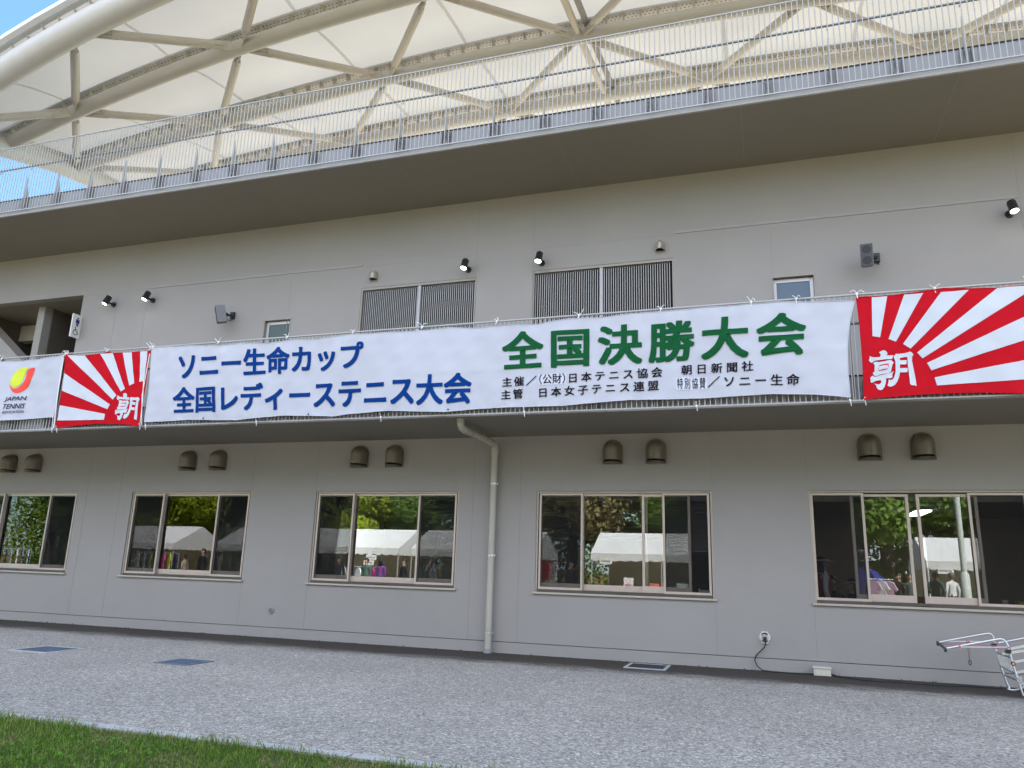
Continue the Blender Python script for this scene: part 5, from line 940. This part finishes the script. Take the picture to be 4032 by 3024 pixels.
# ---- people
SKIN=mat('skin',(.42,.27,.19),.55,var=.05,vscale=12); HAIR=mat('hair_black',(.012,.010,.009),.45,var=.2,vscale=30); SHOE=mat('shoe_dark',(.03,.028,.027),.5)
def body_mesh(sit,arms):
    V=[];E=[];Rd=[];Kd=[]
    def v(p,r,par=None,k=1):
        V.append(p);Rd.append(r if isinstance(r,tuple) else (r,r));Kd.append(k)
        if par is not None: E.append((par,len(V)-1))
        return len(V)-1
    h=-.42 if sit else 0
    pel=v((0,0,.93+h),(.145,.105),None,2); wa=v((0,.0,1.06+h),(.125,.095),pel); ch=v((0,0,1.24+h),(.15,.105),wa); nb=v((0,-.005,1.385+h),(.075,.06),ch); nk=v((0,.005,1.45+h),(.05,.05),nb,0); hd=v((0,.02,1.54+h),(.074,.088),nk,0); ht=v((0,.012,1.615+h),(.066,.075),hd,0)
    for s in (-1,1):
        sh=v((s*.165,-.005,1.345+h),(.062,.062),ch); 
        if arms=='front' : el=v((s*.215,.0,1.08+h),.046,sh); wr=v((s*.09,.20,.98+h),.031,el); pd=Vector((-s*.6,.5,-.2)).normalized()
        else: el=v((s*.225,-.03,1.09+h),.046,sh); wr=v((s*.215,.05,.86+h),.031,el); pd=Vector((0,.25,-1)).normalized()
        p=Vector(V[wr])+pd*.06; pm=v(tuple(p),(.034,.020),wr,0); sd=Vector((0,1,0)) if arms!='front' else Vector((0,.3,1)).normalized()
        for f,(o_,L) in enumerate(((-.027,.062),(-.009,.074),(.009,.07),(.027,.055))):
            q=p+pd*.035+sd*o_; a_=v(tuple(q),.0095,pm,0); c_=v(tuple(q+pd*L*.55+Vector((-s*.008,0,0))),.0085,a_,0); v(tuple(q+pd*L+Vector((-s*.022,0,0))),.0075,c_,0)
        a_=v(tuple(p-pd*.01+sd*.035),.010,pm,0); v(tuple(p+pd*.025+sd*.055),.0085,a_,0)
        hp=v((s*.09,0,.85+h),(.088,.092),pel,2)
        if sit: kn=v((s*.11,.42,.50),.062,hp,2); an=v((s*.11,.40,.10),.042,kn,2); v((s*.12,.53,.035),(.036,.03),an,3)
        else: kn=v((s*.10,.02,.48),.062,hp,2); an=v((s*.105,-.015,.09),.042,kn,2); v((s*.12,.12,.035),(.036,.03),an,3)
    me=bpy.data.meshes.new('person_tmp'); me.from_pydata(V,E,[]); o=bpy.data.objects.new('person_tmp',me); COL.objects.link(o)
    md=o.modifiers.new('skin','SKIN'); md.use_smooth_shade=True
    for i,s in enumerate(me.skin_vertices[0].data): s.radius=Rd[i]; s.use_root=(i==0)
    sb=o.modifiers.new('sub','SUBSURF'); sb.levels=1; sb.render_levels=1
    bpy.context.view_layer.update(); out=bpy.data.meshes.new_from_object(o.evaluated_get(bpy.context.evaluated_depsgraph_get())); bpy.data.objects.remove(o)
    A=np.array(V); K=np.array(Kd)
    mi=[]
    for p in out.polygons:
        c=np.array(p.center); d=((A-c)**2).sum(1); mi.append(int(K[d.argmin()]))
    while len(out.materials)<4: out.materials.append(None)
    out.polygons.foreach_set('material_index',mi); out.polygons.foreach_set('use_smooth',[True]*len(mi)); return out,h
BODIES={k:body_mesh(*k) for k in ((False,'down'),(False,'front'),(True,'front'))}
def person(x,y,z,face,shirt,trous,label,kind=(False,'down'),long=False,sc=1.0,visor=None,vest=None,hair=None):
    me,h=BODIES[kind]; t=thing('person',label,'person',(x,y,z)); t.rotation_euler.z=face; t.scale=(sc,sc,sc)
    m2=me.copy()
    for i,mm in enumerate((SKIN,mat('top_%s'%str(shirt),shirt,.9,var=.06,vscale=8),mat('trousers_%s'%str(trous),trous,.9),SHOE)): m2.materials[i]=mm
    o=bpy.data.objects.new('body',m2); COL.objects.link(o); o.parent=t
    def part(b,nm,m_):
        og=ORG[t.name]; b.v=[(p[0]+og.x,p[1]+og.y,p[2]+og.z) for p in b.v]; return b.build(nm,m_,t)
    b=MB(); c=(0,-.008,1.585+h); nu,nv=16,10; vs=[]; fs=[]
    for j in range(nv+1):
        th=math.pi*.66*j/nv
        for i in range(nu):
            ph=2*math.pi*i/nu; fr=math.sin(ph); r=.098 if fr<.35 else .092
            th2=th*(1 if fr<.3 else .62); dz=.13 if not long else .13
            vs.append((c[0]+r*math.sin(th2)*math.cos(ph)*.92,c[1]+r*1.08*math.sin(th2)*math.sin(ph),c[2]-.02+dz*.88*math.cos(th2)-(.12 if long and fr<.2 and j>7 else 0)))
    for j in range(nv):
        for i in range(nu): fs.append((j*nu+i,(j+1)*nu+i,(j+1)*nu+(i+1)%nu,j*nu+(i+1)%nu))
    b.add(vs,fs,True); part(b,'hair',hair or HAIR)
    b=MB()
    for s in (-1,1): b.ell((s*.031,.092,1.553+h),.011,.006,.007,8,6)
    b.cur=1; b.ell((0,.108,1.528+h),.012,.016,.024,8,6); b.ell((-.079,.015,1.54+h),.012,.02,.03,8,6); b.ell((.079,.015,1.54+h),.012,.02,.03,8,6); b.cur=2; b.ell((0,.095,1.492+h),.024,.006,.006,8,5)
    part(b,'face',[HAIR,SKIN,mat('lips',(.35,.15,.13),.5)])
    if visor:
        b=MB(); b.tube([(.098*math.cos(a),.005+.105*math.sin(a),1.60+h) for a in [k*2*math.pi/20 for k in range(20)]],.016,8,closed=True)
        P=[(.095*math.cos(a),.005+.10*math.sin(a),1.60+h) for a in [math.pi*(.12+.76*k/10) for k in range(11)]]+[(.10*math.cos(a),.07+.14*math.sin(a),1.585+h) for a in [math.pi*(.88-.76*k/10) for k in range(11)]]
        b.prism(P,(0,0,-.004),(0,0,.004)); part(b,'visor',mat('visor_pale',visor,.7))
    if vest:
        b=MB(); 
        for z0,z1,rx,ry in ((.94,1.10,.155,.118),(1.10,1.26,.158,.120),(1.26,1.37,.163,.116)):
            n=18; 
            rx2={1.10:.158,1.26:.163,1.37:.125}[z1]
            vs=[(rx*math.cos(2*math.pi*k/n),ry*math.sin(2*math.pi*k/n),z0+h) for k in range(n)]+[(rx2*math.cos(2*math.pi*k/n),ry*math.sin(2*math.pi*k/n),z1+h) for k in range(n)]
            b.add(vs,[(k,(k+1)%n,n+(k+1)%n,n+k) for k in range(n)],True)
        part(b,'vest',mat('vest_red',vest,.9))
    return t
DK=(.02,.022,.03)
person(5.05,-14.9,0,R_(200),(.05,.085,.08),DK,'standing person in a dark green jacket mirrored in the far right window',(False,'front'),sc=1.04)
person(5.52,-15.0,0,R_(150),(.62,.64,.66),DK,'standing person in a white shirt mirrored in the far right window',sc=1.04,hair=mat('hair_grey',(.10,.10,.10),.5))
person(4.05,-15.2,0,R_(60),(.03,.02,.022),DK,'person in black mirrored beside the pink shirts'); person(4.35,-15.2,0,R_(-20),(.05,.07,.065),DK,'person in grey green mirrored beside the person in black')
person(-6.95,-15.0,0,R_(-70),(.02,.02,.022),DK,'person in a black suit mirrored right beside the downpipe',sc=1.06)
person(-14.55,-14.6,0,R_(180),(.17,.05,.24),DK,'smiling person in a purple top mirrored left of the downpipe',long=True); person(-15.25,-14.7,0,R_(10),(.06,.12,.10),DK,'person in dark green seen from behind, mirrored left of the downpipe')
person(-16.4,-14.6,0,R_(-40),(.02,.02,.024),DK,'person in black at the left edge of the window left of the downpipe',long=True)
person(-13.5,-14.5,0,R_(30),(.02,.02,.03),DK,'dark haired person in profile mirrored left of the downpipe'); person(-12.85,-14.7,0,R_(100),(.07,.10,.13),DK,'person in a blue grey top behind the insect screen left of the downpipe',long=True)
person(-12.35,-14.8,0,R_(-80),(.16,.20,.26),DK,'person in a pale blue top behind the insect screen left of the downpipe',sc=.97)
person(-23.1,-14.6,0,R_(10),(.02,.02,.024),DK,'tall person in black before the tent below the flags',sc=1.12); person(-24.2,-14.8,0,R_(80),(.40,.36,.30),DK,'person in beige facing a rack mirrored below the flags',sc=.96)
person(-22.5,-14.7,0,R_(190),(.03,.03,.05),DK,'dark dressed person at the right of the window below the flags',long=True)
# people inside the open window at the far right
person(.86,.95,.16,R_(-80),(.60,.62,.66),(.03,.03,.035),'person in a red vest and pale visor standing inside the far right window',sc=.96,visor=(.55,.42,.42),vest=(.30,.02,.025),long=True)
def chair(x,y):
    t=thing('office_chair','dark office chair behind the open far right window','chair',(x,y,.16),'chairs inside the far right room'); b=MB(); b.box(x-.22,x+.22,y-.22,y+.22,.58,.63); b.build('seat',BLACK,t); b=MB(); b.box(x-.2,x+.2,y+.22,y+.25,.66,1.0) ; b.build('backrest',BLACK,t)
    for dx in (-.2,.2):
        for dy in (-.2,.2): b=MB(); b.cyl((x+dx,y+dy,.16),(x+dx,y+dy,.58),.014,6); b.build('leg',RAILD,t)
person(1.02,1.5,.22,R_(200),(.015,.015,.017),DK,'seated person in black bending forward inside the far right window',(True,'front'),sc=1.0); chair(1.02,1.55)
person(1.32,1.3,.20,R_(100),(.016,.016,.018),DK,'seated dark haired person in profile inside the far right window',(True,'front'),sc=.98,visor=(.07,.06,.055),long=True); chair(1.34,1.3)
# counter with cup and yellow box inside the window
t=thing('counter_table','dark counter table inside the far right window','table',(3.7,.75,.16)); b=MB(); b.box(3.0,5.2,.42,1.1,1.055,1.085); b.build('table_top',mat('counter_dark',(.05,.045,.04),.4),t)
for x in (3.06,5.14):
    for y in (.48,1.04): b=MB(); b.box(x-.025,x+.025,y-.025,y+.025,.16,1.055); b.build('leg',RAILD,t)
b=MB(); b.tube([(3.36,.62,1.086),(3.36,.62,1.10),(3.36,.62,1.17)],[.032,.036,.045],16); o=b.build('cup',WPLAS); setp(o,'white cup standing on the dark counter in the far right window','cup')
b=MB(); b.box(3.50,3.95,.46,.70,1.086,1.155); b.cur=1
for k in range(3): b.box(3.64+.07*k,3.68+.07*k,.4585,.46,1.105,1.135)
o=b.build('yellow_box',[mat('box_yellow',(.55,.42,.02),.5),BOLT]); setp(o,'flat yellow box with black marks on the counter in the far right window','box')
b=MB(); b.box(3.12,3.32,.5,.8,1.086,1.10); o=b.build('folder',BLACK); setp(o,'black folder lying left of the cup on the counter','folder')
t=thing('ceiling_lamp','lit fluorescent ceiling lamp inside the far right room','ceiling lamp',(2.72,3.1,2.62)); b=MB(); b.box(2.60,2.86,2.5,3.7,2.66,2.719); b.build('housing',WPLAS,t); b=MB(); b.box(2.615,2.845,2.52,3.68,2.64,2.659); b.build('tube_panel',mat('panel_glow',(1,.98,.9),.4,em=2.2,emc=(1,.97,.86)),t)
t=thing('desk_phone','small pale desk telephone on the sill behind the fourth window','telephone',(-1.02,.36,1.05)); b=MB(); b.prism([(-1.12,.30,1.10),(-.92,.30,1.10),(-.92,.42,1.16),(-1.12,.42,1.16)],(0,0,-.03),(0,0,0)); b.build('base',WPLAS,t); b=MB(); b.tube([(-1.1,.33,1.135),(-1.1,.40,1.17)],.016,8); b.build('handset',WPLAS,t)

# ---- trees on the far side of the lawn
def leaf_crown(seed,n,rx,rz,blobs=15):
    g=np.random.default_rng(seed); C=[];R=[]
    for k in range(blobs):
        a=g.uniform(0,6.283); u=g.uniform(0,1)**.5; zz=g.uniform(-.85,1.0); rad=math.sqrt(max(.05,1-zz*zz*.8)); C.append((rx*.72*u*rad*math.cos(a),rx*.72*u*rad*math.sin(a),rz*zz*.8)); R.append(g.uniform(.20,.34)*rx)
    C=np.array(C);R=np.array(R); k=g.integers(0,blobs,n); d=g.normal(size=(n,3)); d/=np.linalg.norm(d,axis=1)[:,None]; r=R[k]*g.uniform(.55,1.08,n)
    P=C[k]+d*r[:,None]*np.array([1,1,.8]); nrm=d+g.normal(0,.55,(n,3)); nrm/=np.linalg.norm(nrm,axis=1)[:,None]
    t=np.cross(nrm,g.normal(size=(n,3))); t/=np.linalg.norm(t,axis=1)[:,None]; bt=np.cross(nrm,t); s=g.uniform(.055,.115,n)[:,None]
    v=np.stack([P-t*s,P-bt*s*.55,P+t*s,P+bt*s*.55],1).reshape(-1,3)
    me=bpy.data.meshes.new('crown'); me.vertices.add(n*4); me.vertices.foreach_set('co',v.ravel()); me.loops.add(n*4); me.loops.foreach_set('vertex_index',np.arange(n*4,dtype=np.int32)); me.polygons.add(n); me.polygons.foreach_set('loop_start',np.arange(0,n*4,4,dtype=np.int32)); me.polygons.foreach_set('loop_total',np.full(n,4,np.int32)); me.update(calc_edges=True); me.materials.append(None); return me,C
LEAF={'lime':sheet_mat('leaf_lime',(.30,.37,.04),(.32,.40,.03),.4,.35,.8),'green':sheet_mat('leaf_green',(.16,.25,.05),(.16,.25,.035),.35,.4,.8),'dark':sheet_mat('leaf_dark',(.075,.13,.035),(.075,.13,.028),.3,.4,.8),'russet':sheet_mat('leaf_russet',(.27,.23,.10),(.27,.23,.08),.35,.35,.8)}
BARK=mat('bark',(.10,.085,.07),.9,var=.25,vscale=7,bump=.6,bscale=14)
CROWNS=[leaf_crown(s,26000,1.0*3.1,2.9,26) for s in (3,11,23)]
def tree(x,y,h,kind,label,i):
    t=thing('broadleaf_tree',label,'tree',(x,y,0),'trees behind the tents'); me,C=CROWNS[i%3]; s=h/8.2; h=s*7.6
    o=bpy.data.objects.new('crown',me); COL.objects.link(o); o.material_slots[0].link='OBJECT'; o.material_slots[0].material=LEAF[kind]; o.parent=t; o.location=(0,0,h-2.75*s*1.1); o.scale=(s*1.1,s*1.1,s*1.15); o.rotation_euler.z=i*1.3
    b=MB(); zb=h-2.75*s*1.1; b.tube([(x,y,-.05),(x+.05,y,zb*.4),(x+.12,y+.05,zb*.75),(x,y,zb+.8*s)],[.24*s,.19*s,.15*s,.06*s],10); g=random.Random(i)
    for k in range(7):
        c=C[k%len(C)]; a=i*1.3; q=(x+(c[0]*math.cos(a)-c[1]*math.sin(a))*s*1.05,y+(c[0]*math.sin(a)+c[1]*math.cos(a))*s*1.05,zb+c[2]*s*1.1); z0=zb*g.uniform(.5,.95); b.tube([(x+.08,y,z0),((x+q[0])/2,(y+q[1])/2,(z0+q[2])/2+.1),q],[.10*s,.06*s,.025*s],7)
    b.build('trunk',BARK,t)
TL=[(-46,-27,11,'green','tree mirrored at the left of the leftmost window'),(-39,-25,9.5,'dark','dark tree over the racks mirrored in the leftmost window'),(-34.2,-24,10,'lime','yellow green tree over the tent mirrored below the flags'),(-29.5,-25.5,11,'lime','second yellow green tree right of the first, mirrored below the flags'),(-24.6,-26,10.5,'dark','dark tree at the right edge of the window below the flags'),
 (-20.4,-23.5,10,'lime','bright yellow green tree over the tent mirrored left of the downpipe'),(-17.0,-24.5,9.5,'green','green tree over the tent mirrored left of the downpipe'),(-13.0,-27,11,'dark','dark tree mirrored just left of the downpipe'),(-9.6,-26,11.5,'russet','russet tree mirrored just right of the downpipe'),(-5.6,-25,10,'russet','second russet tree, over the middle of the tent right of the downpipe'),(-2.2,-24,10.5,'green','green tree right of the russet one'),(1.6,-27,12,'green','green tree mirrored at the left of the far right window'),(5.0,-25,12,'green','big green tree mirrored in the far right window'),(9.2,-26,12.5,'dark','dark tree behind the lamp pole'),(14,-27,11,'green','tree at the far right beyond the lamp pole')]
for i,a in enumerate(TL): tree(*a,i)
# low hedge that closes the lawn behind the tents
g=np.random.default_rng(5); n=110000; P=np.stack([g.uniform(-60,28,n),g.uniform(-38,-33,n),g.uniform(0,1,n)**.8],1); P[:,2]*=8.2+1.6*np.sin(P[:,0]*.5)+.8*np.sin(P[:,0]*1.7)
t_=g.normal(size=(n,3)); t_/=np.linalg.norm(t_,axis=1)[:,None]; u_=np.cross(t_,g.normal(size=(n,3))); u_/=np.linalg.norm(u_,axis=1)[:,None]; s=g.uniform(.09,.18,n)[:,None]
v=np.stack([P-t_*s,P-u_*s*.6,P+t_*s,P+u_*s*.6],1).reshape(-1,3); me=bpy.data.meshes.new('distant_wood'); me.vertices.add(n*4); me.vertices.foreach_set('co',v.ravel()); me.loops.add(n*4); me.loops.foreach_set('vertex_index',np.arange(n*4,dtype=np.int32)); me.polygons.add(n); me.polygons.foreach_set('loop_start',np.arange(0,n*4,4,dtype=np.int32)); me.polygons.foreach_set('loop_total',np.full(n,4,np.int32)); me.update(calc_edges=True); me.materials.append(LEAF['green'])
o=bpy.data.objects.new('distant_wood',me); COL.objects.link(o); setp(o,'dark wood closing the lawn behind the tents','wood',kind='stuff')

# shrubs on the lawn between the tents of the far right window
for i,(x,y,h) in enumerate(((3.9,-24.5,2.4),(2.2,-23.5,2.0),(6.2,-25.5,2.8))):
    t=thing('shrub',['green shrub behind the pink shirts','low shrub left of the pink shirts','tall shrub between the blue dome and the white tent'][i],'shrub',(x,y,0),'shrubs behind the dome tent'); o=bpy.data.objects.new('foliage',CROWNS[i][0]); COL.objects.link(o); o.material_slots[0].link='OBJECT'; o.material_slots[0].material=LEAF['green']; o.parent=t; o.location=(0,0,h*.5); o.scale=(.5,.5,h*.2)
    b=MB(); b.tube([(x,y,-.03),(x+.03,y,h*.3),(x,y,h*.55)],[.05,.035,.02],7); b.build('stem',BARK,t)
